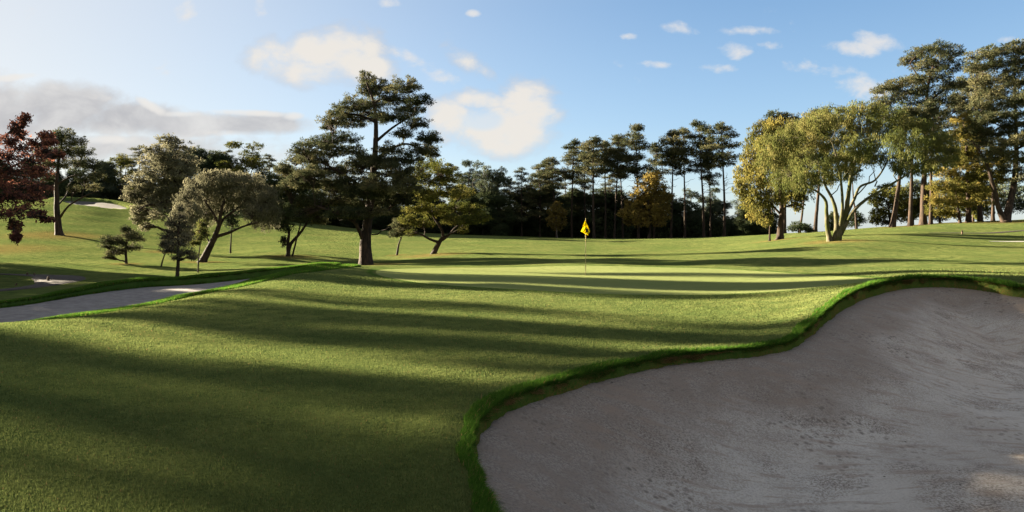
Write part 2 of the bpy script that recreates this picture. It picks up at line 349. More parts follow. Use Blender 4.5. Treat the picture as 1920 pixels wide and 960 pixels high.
def sand_mat():
    m, t, o = newmat('bunker_sand')
    g = N(t, 'ShaderNodeTexCoord'); v = g.outputs['Object']
    big = noise(t, v, .5, 4, .6); med = noise(t, v, 3.5, 5, .6); grit = noise(t, v, 45, 4, .75)
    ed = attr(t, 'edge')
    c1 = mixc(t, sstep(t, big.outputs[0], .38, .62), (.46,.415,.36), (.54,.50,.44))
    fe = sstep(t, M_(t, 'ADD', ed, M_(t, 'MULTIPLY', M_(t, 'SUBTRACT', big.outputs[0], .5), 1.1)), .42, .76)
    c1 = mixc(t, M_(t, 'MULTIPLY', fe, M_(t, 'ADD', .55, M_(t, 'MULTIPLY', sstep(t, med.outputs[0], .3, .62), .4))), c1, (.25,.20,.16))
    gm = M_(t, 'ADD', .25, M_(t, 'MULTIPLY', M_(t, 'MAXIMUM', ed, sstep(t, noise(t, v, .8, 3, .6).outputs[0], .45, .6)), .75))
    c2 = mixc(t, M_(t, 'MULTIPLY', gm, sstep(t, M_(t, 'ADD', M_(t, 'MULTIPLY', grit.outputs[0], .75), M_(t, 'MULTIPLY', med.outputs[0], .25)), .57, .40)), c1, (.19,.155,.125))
    pk = N(t, 'ShaderNodeTexVoronoi'); pk.inputs['Scale'].default_value = 11; t.links.new(v, pk.inputs['Vector'])
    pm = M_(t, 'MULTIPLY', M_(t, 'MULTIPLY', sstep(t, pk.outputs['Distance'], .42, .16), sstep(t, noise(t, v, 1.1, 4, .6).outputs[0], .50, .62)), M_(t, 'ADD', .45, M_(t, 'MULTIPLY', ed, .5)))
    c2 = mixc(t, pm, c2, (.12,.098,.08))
    ms = N(t, 'ShaderNodeMapping'); ms.inputs['Scale'].default_value = (1, 5, 1); ms.inputs['Rotation'].default_value = (0, 0, .5); t.links.new(v, ms.inputs[0])
    c2 = mixc(t, M_(t, 'MULTIPLY', sstep(t, noise(t, ms.outputs[0], 1.6, 5, .65).outputs[0], .5, .66), .6), c2, (.28,.215,.165))
    spk = N(t, 'ShaderNodeTexVoronoi'); spk.inputs['Scale'].default_value = 3.1; t.links.new(v, spk.inputs['Vector'])
    c3 = mixc(t, sstep(t, spk.outputs['Distance'], .045, .03), c2, (.05,.04,.03))
    wv = N(t, 'ShaderNodeTexWave', wave_type='RINGS', rings_direction='Z'); wv.inputs['Scale'].default_value = 3.6; wv.inputs['Distortion'].default_value = 5; wv.inputs['Detail'].default_value = 3
    mp = N(t, 'ShaderNodeMapping'); mp.inputs['Location'].default_value = (-6, -3, 0); t.links.new(v, mp.inputs[0]); t.links.new(mp.outputs[0], wv.inputs[0])
    h = M_(t, 'ADD', M_(t, 'MULTIPLY', grit.outputs[0], .8), M_(t, 'ADD', M_(t, 'MULTIPLY', med.outputs[0], .9), M_(t, 'MULTIPLY', M_(t, 'MULTIPLY', wv.outputs[0], ed), .22)))
    b = N(t, 'ShaderNodeBump'); b.inputs['Strength'].default_value = .9; b.inputs['Distance'].default_value = .035; t.links.new(h, b.inputs['Height'])
    p = N(t, 'ShaderNodeBsdfPrincipled'); t.links.new(c3, p.inputs['Base Color']); p.inputs['Roughness'].default_value = .95; p.inputs['Specular IOR Level'].default_value = .15
    t.links.new(b.outputs[0], p.inputs['Normal']); t.links.new(p.outputs[0], o.inputs[0]); return m
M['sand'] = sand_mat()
M['farsand'] = None

def simple(name, a, b, scale, bump=.02, stretch=(1,1,1), rough=.9, moss=None):
    m, t, o = newmat(name); g = N(t, 'ShaderNodeTexCoord')
    mp = N(t, 'ShaderNodeMapping'); mp.inputs['Scale'].default_value = stretch; t.links.new(g.outputs['Object'], mp.inputs[0])
    n_ = noise(t, mp.outputs[0], scale, 6, .65)
    c_ = mixc(t, sstep(t, n_.outputs[0], .35, .65), a, b)
    if moss: c_ = mixc(t, sstep(t, noise(t, g.outputs['Object'], 1.3, 4, .6).outputs[0], .38, .6), c_, moss)
    bm_ = N(t, 'ShaderNodeBump'); bm_.inputs['Strength'].default_value = .8; bm_.inputs['Distance'].default_value = bump; t.links.new(n_.outputs[0], bm_.inputs['Height'])
    p = N(t, 'ShaderNodeBsdfPrincipled'); t.links.new(c_, p.inputs['Base Color']); p.inputs['Roughness'].default_value = rough; p.inputs['Specular IOR Level'].default_value = .2
    t.links.new(bm_.outputs[0], p.inputs['Normal']); t.links.new(p.outputs[0], o.inputs[0]); return m
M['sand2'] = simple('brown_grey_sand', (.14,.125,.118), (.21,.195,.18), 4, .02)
M['farsand'] = simple('grey_far_sand', (.05,.044,.040), (.08,.07,.062), 2, .02)  # darker plain grey sand for the distant bunker
M['bark'] = simple('pine_bark', (.016,.012,.009), (.055,.036,.025), 5, .08, (1,1,.25))
M['barkgrey'] = simple('grey_bark', (.05,.042,.034), (.13,.11,.09), 6, .03, (1,1,.3))
M['barkmoss'] = simple('mossy_bark', (.05,.042,.026), (.12,.105,.065), 6, .05, (1,1,.3), moss=(.052,.056,.014))
M['path'] = simple('path_gravel', (.03,.023,.019), (.048,.038,.031), 6, .01)
M['wood'] = simple('weathered_wood', (.05,.035,.025), (.16,.11,.07), 14, .01)
M['stone_path'] = simple('pale_path', (.45,.42,.38), (.6,.57,.52), 2, .01)

def leaf_mat(name, dark, mid, lite, trans=.32, gloss=.0):
    m, t, o = newmat(name)
    a = attr(t, 'tint')
    r_ = N(t, 'ShaderNodeValToRGB'); t.links.new(a, r_.inputs[0])
    r_.color_ramp.elements[0].color = (*dark, 1); r_.color_ramp.elements[1].color = (*lite, 1)
    e = r_.color_ramp.elements.new(.5); e.color = (*mid, 1)
    d = N(t, 'ShaderNodeBsdfDiffuse'); t.links.new(r_.outputs[0], d.inputs[0])
    tr = N(t, 'ShaderNodeBsdfTranslucent'); t.links.new(r_.outputs[0], tr.inputs[0])
    mx = N(t, 'ShaderNodeMixShader'); mx.inputs[0].default_value = trans
    t.links.new(d.outputs[0], mx.inputs[1]); t.links.new(tr.outputs[0], mx.inputs[2]); t.links.new(mx.outputs[0], o.inputs[0]); return m
M['pine'] = leaf_mat('pine_needles', (.026,.034,.016), (.055,.062,.032), (.15,.135,.068), .3)
M['pinegreen'] = leaf_mat('green_needles', (.055,.06,.016), (.13,.12,.03), (.29,.22,.065), .35)
M['pinegrey'] = leaf_mat('greyish_needles', (.065,.068,.044), (.13,.125,.08), (.23,.20,.12), .35)
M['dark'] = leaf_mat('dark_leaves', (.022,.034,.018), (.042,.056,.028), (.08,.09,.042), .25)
M['euc'] = leaf_mat('grey_green_leaves', (.040,.054,.036), (.072,.088,.056), (.12,.13,.08), .25)
M['olive'] = leaf_mat('olive_leaves', (.045,.055,.014), (.09,.095,.022), (.17,.15,.04), .3)
M['willow'] = leaf_mat('willow_leaves', (.05,.062,.018), (.10,.108,.032), (.19,.165,.06), .35)
M['yellow'] = leaf_mat('yellow_leaves', (.062,.064,.018), (.12,.112,.030), (.22,.18,.048), .35)
M['orange'] = leaf_mat('orange_leaves', (.09,.068,.022), (.16,.118,.034), (.25,.185,.05), .35)
M['red'] = leaf_mat('red_leaves', (.07,.035,.030), (.15,.068,.055), (.38,.15,.085), .5)
M['mauve'] = leaf_mat('silvery_leaves', (.085,.083,.052), (.145,.14,.09), (.24,.22,.14), .35)
M['brown'] = leaf_mat('bronze_leaves', (.07,.055,.018), (.12,.09,.028), (.18,.13,.04), .3)

# ------------------------------------------------------------------ the ground
def make_ground():
    th = np.concatenate([np.linspace(-math.pi, -.80, 40)[:-1], np.linspace(-.80, .80, 1000), np.linspace(.80, math.pi, 40)[1:]])
    r = np.concatenate([[.4], np.geomspace(1.0, 3.4, 22)[:-1], np.geomspace(3.4, 45, 560)[:-1], np.geomspace(45, 160, 150)[:-1], np.geomspace(160, 4000, 40)])
    T, RR = np.meshgrid(th, r); X = RR*np.sin(T); Y = RR*np.cos(T)
    Z = ground_z(X, Y)
    nr, ntb = X.shape
    i = np.arange(nr-1)[:,None]*ntb+np.arange(ntb-1)[None]
    Fq = np.stack([i, i+1, i+ntb+1, i+ntb], -1).reshape(-1, 4)
    sdl = sd_box(LBUNK, X, Y, 4); sdr = sd_box(BUNK, X, Y, 2)
    nm = ss(((X+14)-(Y-18)*.43)/1.5); rough = np.maximum(ss((sdl+.35+1.45*nm)/.5), ss((sdr+.11)/.12)*.75)*.9
    sdg = sd_box(GREEN, X, Y, 2); rough = np.maximum(rough, .75*np.exp(-((sdg+.16)/.13)**2))
    lit = np.zeros_like(X)
    for (u, D, rad) in ((237,42,1),(332,32.5,1),(378,46,1.6),(318,56,2),(540,52,2),(744,57,1),(1462,64,2.5),(1731,84,3),(1673,80,2),(1706,79,2),(1885,76,3),(1816,80,4),(110,64,4.5),(690,43.4,2.4),(820,54,3),(1215,108,5),(1565,50,2.5),(-60,50,6)):
        x0 = (u-960)/F*D; lit = np.maximum(lit, ss(1.4-np.hypot(X-x0, (Y-D)*1.0)/rad)*.8)
    lit = np.maximum(lit, (.35+.45*(np.sin(X*3.1+Y*1.7) > .3))*ss((sdr-.0)/.03)); rough = np.where(sdr > .015, .85, rough)
    lit = np.maximum(lit, .55*np.exp(-((Y-33.6)/.35)**2)*ss((X+9)/2)*ss((-1-X)/4))
    o = mesh_np('ground', np.stack([X, Y, Z], -1).reshape(-1, 3), Fq[:, ::-1], M['turf'], attrs={'rough': rough.ravel(), 'litter': lit.ravel()})
    tag(o, 'rolling mown lawn of the fairway', kind='structure')
make_ground()

def sheet(name, poly, which, step, label, mat):
    lo = poly.min(0)-.3; hi = poly.max(0)+.3
    xs = np.arange(lo[0], hi[0], step); ys = np.arange(lo[1], hi[1], step)
    X, Y = np.meshgrid(xs, ys); sd = sdist(poly, X, Y)
    l = L(X, Y); Z = sand_z(which, X, Y, l, np.maximum(sd, 0))
    rg = np.random.default_rng(5)
    keep = sd > -max(.06, step*1.2)
    Z = np.where(sd < 0, Z-.02-np.clip(-sd, 0, .3)*.5, Z)
    n_ = X.shape[1]; q = np.arange(X.shape[0]-1)[:,None]*n_+np.arange(n_-1)[None]
    Fq = np.stack([q, q+1, q+n_+1, q+n_], -1).reshape(-1, 4)
    Fq = Fq[keep.ravel()[Fq].all(1)]
    used = np.unique(Fq); mp = np.full(X.size, -1); mp[used] = np.arange(len(used))
    V = np.stack([X, Y, Z], -1).reshape(-1, 3)[used]
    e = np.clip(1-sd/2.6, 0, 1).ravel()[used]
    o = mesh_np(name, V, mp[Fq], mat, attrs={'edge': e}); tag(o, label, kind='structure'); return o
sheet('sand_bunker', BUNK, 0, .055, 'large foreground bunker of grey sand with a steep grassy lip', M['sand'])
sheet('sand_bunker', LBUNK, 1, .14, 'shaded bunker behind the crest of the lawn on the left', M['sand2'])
sheet('sand_bunker', FBUNK, 2, .5, 'small distant bunker high on the left hillside', M['farsand'])

def fan_sheet(name, poly, dz, mat, label, rings=60):
    c0 = poly.mean(0); k = len(poly); t = np.linspace(0, 1, rings+1)[1:]
    X = np.concatenate([[c0[0]], (c0[0]+t[:,None]*(poly[:,0]-c0[0])[None]).ravel()])
    Y = np.concatenate([[c0[1]], (c0[1]+t[:,None]*(poly[:,1]-c0[1])[None]).ravel()])
    Z = L(X, Y)+dz
    Z[-k:] -= dz+.03
    Fs = []
    idx = lambda r_, j: 1+r_*k+(j % k)
    j = np.arange(k)
    tri = np.stack([np.zeros(k, int), 1+j, 1+(j+1) % k, 1+(j+1) % k], -1)
    for r_ in range(rings-1):
        Fs.append(np.stack([1+r_*k+j, 1+(r_+1)*k+j, 1+(r_+1)*k+(j+1) % k, 1+r_*k+(j+1) % k], -1))
    Q = np.concatenate(Fs)
    T3 = np.concatenate([tri[:, :3], Q[:, [0,1,2]], Q[:, [0,2,3]]])
    z0 = np.zeros(len(X))
    o = mesh_np(name, np.stack([X, Y, Z], -1), T3, mat, attrs={'rough': z0, 'litter': z0, 'edge': z0})
    # make normals face up
    if o.data.polygons[0].normal.z < 0: o.data.flip_normals()
    tag(o, label, kind='structure'); return o
fan_sheet('putting_green', GREEN, .006, M['green'], 'smooth pale putting green around the flagstick')

def ribbon(name, pts, widths, mat, label, dz=.03):
    P = spline(pts, 10, False); Wd = np.interp(np.linspace(0, 1, len(P)), np.linspace(0, 1, len(widths)), widths)
    T = np.gradient(P, axis=0); T /= np.linalg.norm(T, axis=1)[:,None]; Nn = np.stack([-T[:,1], T[:,0]], -1)
    K_ = 7; X = []; 
    for s in np.linspace(-1, 1, K_): X.append(P+Nn*Wd[:,None]*s)
    X = np.stack(X, 1); Z = ground_z(X[...,0], X[...,1])+dz; Z[:,0] -= dz+.05; Z[:,-1] -= dz+.05
    V = np.concatenate([X, Z[...,None]], -1).reshape(-1, 3); n_ = len(P)
    q = np.arange(n_-1)[:,None]*K_+np.arange(K_-1)[None]
    o = mesh_np(name, V, np.stack([q, q+1, q+K_+1, q+K_], -1).reshape(-1, 4), mat)
    if o.data.polygons[0].normal.z < 0: o.data.flip_normals()
    tag(o, label, kind='structure'); return o
ribbon('path', UD([(-330,24.5),(-120,25.6),(0,26.8),(60,28.2),(105,30.2),(112,32.2),(90,33.8),(40,34.6),(-40,34.9),(-200,35)]), [.8,.7,.6,.65,.8,1.25,1.3,.6,.25,.2,.2], M['path'], 'gravel path bending round a tongue of grass')
ribbon('path', UD([(1855,51.2),(1900,51.6),(1980,52.4),(2100,53)]), [.1,.35,.45,.5], M['stone_path'], 'pale path edge on the right slope')
ribbon('path', UD([(1742,60.5),(1790,61),(1850,62),(1960,64)]), [.12,.45,.45,.4], M['path'], 'worn earthen ledge on the right slope')

# ------------------------------------------------------------------ grass blades
def blades(name, X, Y, Z, H, Wd, lean, mat, tint, label, rng, hang=None):
    n_ = len(X); a = rng.uniform(0, 6.283, n_); la = rng.uniform(0, 6.283, n_); ln = rng.uniform(.1, 1, n_)*lean
    dx = np.cos(a)*Wd/2; dy = np.sin(a)*Wd/2
    tx = np.cos(la)*ln*H; ty = np.sin(la)*ln*H; tz = H*np.sqrt(np.maximum(1-ln*ln, .05))
    if hang is not None: tx += hang[0]; ty += hang[1]; tz += hang[2]
    B = np.stack([X, Y, Z-.004], -1); S = np.stack([dx, dy, 0*dx], -1)
    mid = B+np.stack([tx*.4, ty*.4, tz*.6], -1)
    V = np.stack([B-S, B+S, mid+S*.75, mid-S*.75, B+np.stack([tx, ty, tz], -1)], 1).reshape(-1, 3)
    i = np.arange(n_)[:,None]*5
    T3 = np.concatenate([i+[[0,1,2]], i+[[0,2,3]], i+[[3,2,4]]])
    o = mesh_np(name, V, T3, mat, attrs={'tint': np.repeat(tint, 5)}); tag(o, label, 'grass', kind='stuff'); return o
def lawn():
    rng = np.random.default_rng(11); n_ = 520000
    v = rng.uniform(520, 1010, n_); D = 2048/(v-433)*rng.uniform(.94, 1.06, n_); th = rng.uniform(-.70, .70, n_)
    X = D*np.tan(th); Y = D
    k = np.ones(n_, bool)
    k &= sd_box(BUNK, X, Y, 1) < -.03; k &= sd_box(LBUNK, X, Y, 1) < -.1; k &= sd_box(GREEN, X, Y, 1) < -.1
    X = X[k]; Y = Y[k]; r = np.hypot(X, Y); Z = ground_z(X, Y); n_ = len(X)
    H = rng.uniform(.012, .025, n_)*(1+.02*r); Wd = np.maximum(.003, r/683*.65)*rng.uniform(.7, 1.3, n_)
    pt = .5+.5*np.sin(X*1.3+np.sin(Y*1.7)*1.4)*np.sin(Y*1.1+np.sin(X*.9))
    tint = np.clip(rng.normal(.45, .25, n_)+.2*(pt-.5), 0, 1); tint[rng.random(n_) < .015] = 1.4
    blades('lawn_grass', X, Y, Z, H, Wd, .75, M['blade'], tint, 'short mown grass on the near lawn', rng)
lawn()
def along(poly, n_, rng):
    A = poly; B = np.roll(poly, -1, 0); l = np.hypot(*(B-A).T); cs = np.cumsum(l)
    s = rng.uniform(0, cs[-1], n_); i = np.searchsorted(cs, s); t = (cs[i]-s)/l[i]
    P = B[i]+(A-B)[i]*t[:,None]; T = (B-A)[i]/l[i][:,None]
    return P, np.stack([-T[:,1], T[:,0]], -1)
def fringe():
    rng = np.random.default_rng(12)
    P, Nn = along(BUNK, 460000, rng)
    e = P+Nn*.01; sgn = np.where(sdist(BUNK, e[:,0], e[:,1]) > sdist(BUNK, P[:,0], P[:,1]), 1, -1); Nn = Nn*sgn[:,None]   # inward
    r = np.hypot(P[:,0], P[:,1]); k = (r > 3.2) & (P[:,1] > 2.8) & (rng.random(len(P)) < np.clip(13/r, .3, 1)) & (P[:,0]/P[:,1] < .95)
    P = P[k]; Nn = Nn[k]; r = r[k]
    thin = np.sin(P[:,0]*5.3+np.sin(P[:,1]*4.1)*2)+np.sin(P[:,1]*9.7+P[:,0]*11)*.7+rng.normal(0, .5, len(P))
    wob = .5+.5*np.sin(P[:,0]*3.1+np.sin(P[:,1]*2.3)*2)
    wdt = .05+.045*wob+.004*r
    cl = .5+.5*np.sin(P[:,0]*9.3+np.sin(P[:,1]*7.1)*1.5)*np.sin(P[:,1]*8.3+P[:,0]*2)
    off = rng.uniform(-1, .25+.35*cl, len(P)); off = np.where(off < 0, -np.abs(off)**1.4, off); off = np.where((off > 0) & (thin > .75), -off*.6, off); q = P+Nn*(off*wdt*np.where(off < 0, 1.25, .34))[:,None]
    zg = L(q[:,0], q[:,1])+.05*np.exp(-((-off*wdt+.0-.25)/.3)**2)
    sdq = np.maximum(sdist(BUNK, q[:,0], q[:,1]), 0)
    zs = sand_z(0, q[:,0], q[:,1], L(q[:,0], q[:,1]), sdq)
    zt = ground_z(q[:,0], q[:,1])
    Z = np.where(off > 0, np.maximum(zt, zs+(.04+.10*rng.random(len(P)))*(1-off)), np.maximum(zt, zs-.02))
    H = (.030+.045*rng.random(len(P))+.06*(rng.random(len(P)) < .07))*(.8+.4*wob)*(.75+.02*r)
    Wd = np.maximum(.003, r/683*.55)*rng.uniform(.7, 1.3, len(P))
    hg = np.where(off > 0, 1.0, .35); hang = (Nn[:,0]*H*.6*hg, Nn[:,1]*H*.6*hg, -H*.9*hg)
    tint = np.clip(rng.normal(.45, .25, len(P)), 0, 1)
    low = (off > .12) & (rng.random(len(P)) < .18+.62*ss((np.sin(P[:,0]*1.7+P[:,1]+2*cl)-.1)*1.2)); tint[low] = 1.4
    tint[rng.random(len(P)) < .02] = 1.3
    blades('lip_grass', q[:,0], q[:,1], Z, H, Wd, .55, M['rough_blade'], tint, 'long bright green grass overhanging the rim of the foreground bunker', rng, hang)
    # left crest and its bunker rim
    P, Nn = along(LBUNK, 330000, rng)
    e = P+Nn*.01; sgn = np.where(sdist(LBUNK, e[:,0], e[:,1]) > sdist(LBUNK, P[:,0], P[:,1]), 1, -1); Nn = Nn*sgn[:,None]
    near = P[:,0]*.0+P[:,1]
    off = rng.uniform(-1, .12, len(P)); q = P+Nn*(off*np.where(off < 0, 1.9, 1))[:,None]
    far = (Nn[:,1] < 0)
    q = np.where(far[:,None], P+Nn*(off*.40)[:,None], q)
    k = (q[:,0]/q[:,1] > -1.0); q = q[k]; Nn = Nn[k]; r = np.hypot(q[:,0], q[:,1])
    lq = L(q[:,0], q[:,1]); sdq = sdist(LBUNK, q[:,0], q[:,1])
    Z = np.where(sdq > 0, sand_z(1, q[:,0], q[:,1], lq, np.maximum(sdq, 0)), ground_z(q[:,0], q[:,1]))
    wob = .5+.5*np.sin(q[:,0]*1.9+np.sin(q[:,1]*1.3)*2)
    H = (.05+.06*rng.random(len(q)))*(.7+.5*wob); Wd = np.maximum(.004, r/683*.5)*rng.uniform(.7, 1.3, len(q))
    tint = np.clip(rng.normal(.65, .25, len(q)), 0, 1); tint[rng.random(len(q)) < .03] = 1.3
    blades('rough_grass', q[:,0], q[:,1], Z, H, Wd, .6, M['rough_blade'], tint, 'band of longer rough grass along the crest above the left bunker', rng)
fringe()

# ------------------------------------------------------------------ trees
class Tubes:
    def __init__(s): s.V = []; s.F = []; s.n = 0
    def add(s, P, r, sides=8):
        P = np.asarray(P, float); m = len(P); T = np.gradient(P, axis=0); T /= (np.linalg.norm(T, axis=1)[:,None]+1e-9)
        ref = np.array([0., 1, 0]) if abs(T[0][1]) < .9 else np.array([1., 0, 0])
        A = np.cross(T, ref); A /= (np.linalg.norm(A, axis=1)[:,None]+1e-9); B = np.cross(T, A)
        a = np.linspace(0, 2*math.pi, sides, endpoint=False)
        V = P[:,None]+np.asarray(r)[:,None,None]*(A[:,None]*np.cos(a)[None,:,None]+B[:,None]*np.sin(a)[None,:,None])
        s.V.append(V.reshape(-1, 3))
        i = np.arange(m-1)[:,None]*sides; j = np.arange(sides); j2 = (j+1) % sides
        s.F.append((np.stack([i+j, i+sides+j, i+sides+j2, i+j2], -1)+s.n).reshape(-1, 4)); s.n += m*sides
    def build(s, name, mat, parent): return mesh_np(name, np.concatenate(s.V), np.concatenate(s.F), mat, parent)
def wig(P0, P1, rng, n_=7, amp=.08, sag=0.0, up=0.0):
    P0 = np.asarray(P0, float); P1 = np.asarray(P1, float); t = np.linspace(0, 1, n_)[:,None]; l = np.linalg.norm(P1-P0)
    w = np.cumsum(rng.normal(0, 1, (n_, 3)), 0); w -= w[0]+(w[-1]-w[0])*t
    P = P0+(P1-P0)*t+w*l*amp/2.2
    P[:,2] += (np.sin(t[:,0]*math.pi)*(up-sag))*l
    return P
def leaves(centres, dirs, Ls, Ws, tint, rng, droop=0.0):
    """one slim rhombus per leaf / needle spray"""
    n_ = len(centres); d = dirs/(np.linalg.norm(dirs, axis=1)[:,None]+1e-9)
    q = rng.normal(0, 1, (n_, 3)); s = np.cross(d, q); s /= (np.linalg.norm(s, axis=1)[:,None]+1e-9)
    a = centres; b = centres+d*Ls[:,None]; m_ = centres+d*(Ls*.45)[:,None]
    V = np.stack([a, m_+s*(Ws/2)[:,None], b, m_-s*(Ws/2)[:,None]], 1).reshape(-1, 3)
    Fq = np.arange(n_*4).reshape(-1, 4)
    return V, Fq, np.repeat(tint, 4)
PINE_R, PINE_Z = 1.14, 1.3
def foliage(clumps, rng, px, kind, dens=1.0, Lk=None, Wk=None):
    """clumps: (centre(3), radii(3)).  returns mesh arrays and the sub-pad centres for twigs"""
    Vs, Fs, Ts, pads = [], [], [], []; n0 = 0
    Lk = Lk or (2.1 if kind == 'pine' else 1.5); Wk = Wk or (.62 if kind == 'pine' else .95)
    for ci, (c_, rr) in enumerate(clumps):
        c_ = np.asarray(c_, float); rr = np.asarray(rr, float)*(np.array([PINE_R, PINE_R, PINE_Z]) if kind == 'pine' else np.array([1.2, 1.2, 1.25])); ctint = rng.normal(0, .15)
        area = math.pi*rr[0]*rr[2]
        psz = {'pine': .22, 'broad': .26, 'droop': .26}[kind]*(rr.prod()**(1/3))
        psz = min(psz, max(5.2*px, .24))
        npad = int(np.clip((3.2 if kind == 'pine' else 4.2)*rr[0]*rr[2]/psz**2, 8, 150))
        d = rng.normal(0, 1, (npad, 3)); d /= np.linalg.norm(d, axis=1)[:,None]
        if kind == 'pine': d[:,2] = np.where(d[:,2] < -.25, d[:,2]*.4, d[:,2])
        rad = rng.uniform(.25, 1, npad)**.55*rng.uniform(.8, 1.12, npad)
        pc = c_+d*rad[:,None]*rr
        for p_ in pc: pads.append((ci, p_))
        per = max(6, int(dens*3.4*area/(Lk*Wk*.5*px*px)/npad))
        m_ = npad*per; pi_ = np.repeat(np.arange(npad), per)
        g = rng.normal(0, 1, (m_, 3)); gl = np.linalg.norm(g, axis=1)[:,None]; gd = g/gl
        flat = .6 if kind == 'pine' else .8
        rad2 = rng.uniform(.05, 1, m_)[:,None]**(.9 if kind == 'pine' else .6)
        psr = psz*rng.uniform(.5, 1.45, npad)[pi_][:,None]
        off = gd*rad2*psr*np.array([1, 1, flat])
        cen = pc[pi_]+off
        if kind == 'droop':
            cen[:,2] -= np.abs(rng.normal(0, 1, m_))*psz*.7
            dr = gd*.35+np.array([0, 0, -1.])
        elif kind == 'pine':
            dr = gd*1.3+np.array([0, 0, .4])+.35*(pc-c_)[pi_]/rr
        else: dr = rng.normal(0, 1, (m_, 3))
        Ls = px*Lk*rng.uniform(.6, 1.35, m_); Ws = px*Wk*rng.uniform(.7, 1.3, m_)
        tn = np.clip(.50+ctint+rng.normal(0, .19, npad)[pi_]+rng.normal(0, .12, m_), 0, 1)
        V, Fq, T = leaves(cen, dr, Ls, Ws, tn, rng); Vs.append(V); Fs.append(Fq+n0); Ts.append(T); n0 += len(V)
    return np.concatenate(Vs), np.concatenate(Fs), np.concatenate(Ts), pads
def grow(root, trunks, clumps, rng, px, kind, lmat, bmat, dens=1.0, twig=True, limb_up=.1, lk=None, wk=None, bare=(), crown_mats=None):
    """everything in coordinates local to the root.  trunks: list of (points, r0, r1)"""
    tb = Tubes(); skel = []
    for P, r0, r1 in trunks:
        P = spline(P, 6, False); m = len(P); t = np.linspace(0, 1, m)
        rr = r0+(r1-r0)*t**.8; rr = rr+r0*.45*np.exp(-t*22) if P[0][2] < .3 else rr
        P = P+np.cumsum(rng.normal(0, .012*r0*3, P.shape), 0)*np.array([1, 1, 0])*(t[:,None] > 0)
        tb.add(P, rr, 10 if r0 > .12 else 7); skel += [(p_, r_) for p_, r_ in zip(P, rr)]
    SP = np.array([p_ for p_, _ in skel]); SR = np.array([r_ for _, r_ in skel])
    for P0, P1, r_ in bare:
        P = wig(P0, P1, rng, 7, .12); tb.add(P, np.linspace(r_, r_*.25, 7), 5)
    V, Fq, T, pads = foliage(clumps, rng, px, kind, dens, lk, wk)
    order = np.argsort([np.linalg.norm(np.asarray(c_)-SP, axis=1).min() for c_, _ in clumps])
    ends = {}
    for ci in order:
        c_, rr = clumps[ci]; c_ = np.asarray(c_, float)
        dd = np.linalg.norm((SP-c_)*np.array([1, 1, .8]), axis=1)+np.maximum(SP[:,2]-(c_[2]+.2*rr[2]), 0)*3+np.maximum(.25*np.hypot(*(SP-c_)[:, :2].T)-(c_[2]-SP[:,2]), 0)*.8
        k = int(np.argmin(dd)); r0 = min(SR[k]*.62, .05+.035*np.linalg.norm(c_-SP[k]))
        P = wig(SP[k], c_, rng, 8, .10, up=limb_up); rb = np.linspace(max(r0, px*.35), max(.014, px*.22), 8)
        tb.add(P, rb, 6); SP = np.concatenate([SP, P[2:]]); SR = np.concatenate([SR, rb[2:]])
        ends[ci] = P
    if twig:
        for ci, p_ in pads:
            if rng.random() > (.8 if px < .1 else .35): continue
            P = ends[ci]; k = rng.integers(3, 8); Q = wig(P[k], p_, rng, 5, .1, up=.05)
            tb.add(Q, np.linspace(max(.018, px*.2), max(.008, px*.1), 5), 4)
    tb.build('trunk', bmat, root)
    mesh_np('crown', V, Fq, lmat, root, smooth=False, attrs={'tint': T})
def px_tree(name, label, cat, u, D, trunks, clumps, kind, lmat, bmat, seed, group=None, depth=.55, dens=1.0, vb=None, **kw):
    """a tree given by what is seen of it: px clumps (u, v, ru, rv[, depth offset in m])"""
    rng = np.random.default_rng(seed); x0, y0, z0 = W3(u, D); z0 -= .05
    root = empty(name, (x0, y0, z0)); tag(root, label, cat, group); s = D/F
    us = [c_[0] for c_ in clumps]; uc = (min(us)+max(us))/2; hw = max((max(us)-min(us))/2, 1)
    C = []
    for c_ in clumps:
        ru, rv = c_[2]*s, c_[3]*s
        if len(c_) > 4: dd = c_[4]
        else: dd = rng.uniform(-1, 1)*depth*hw*s*math.sqrt(max(.15, 1-((c_[0]-uc)/hw)**2))
        Dd = D+dd
        C.append((((c_[0]-960)/F*Dd-x0, dd, ZC-(c_[1]-HZ)/F*Dd-z0), (ru, ru*.9, rv)))
    TR = []
    for t_ in trunks:
        pts, r0, r1 = t_[:3]; dds = t_[3] if len(t_) > 3 else [0]*len(pts); Q = []
        for i, (a, b) in enumerate(pts):
            Dd = D+dds[i]; z = ZC-(b-HZ)/F*Dd-z0 if not (i == 0 and b is None) else -.1
            if b is None: z = -.1
            Q.append(((a-960)/F*Dd-x0, dds[i], z))
        TR.append((Q, r0, r1))
    bare = []
    for a, b, r_ in kw.pop('bare_px', ()):
        bare.append((((a[0]-960)*s-x0, 0, ZC-(a[1]-HZ)*s-z0), ((b[0]-960)*s-x0, rng.uniform(-1, 1), ZC-(b[1]-HZ)*s-z0), r_))
    grow(root, TR, C, rng, D/683, kind, M[lmat], M[bmat], dens, bare=bare, **kw)
    return root
def auto(u0, v0, ru, rv, n_, seed, cr=.34, flat=.7, top=False):
    """n clumps filling an ellipse of pixels"""
    rg = np.random.default_rng(seed); out = []; pts = []
    tries = 0
    while len(out) < n_ and tries < 4000:
        tries += 1
        a = rg.uniform(0, 6.283); r = math.sqrt(rg.uniform(0, 1))*.82
        p = np.array([math.cos(a)*r, math.sin(a)*r])
        if any(np.hypot(*(p-q)) < .9/math.sqrt(n_) for q in pts): continue
        pts.append(p); k = rg.uniform(.75, 1.25)
        out.append((u0+p[0]*ru, v0+p[1]*rv, ru*cr*k, min(ru, rv)*cr*k*flat+rv*.04))
    return out

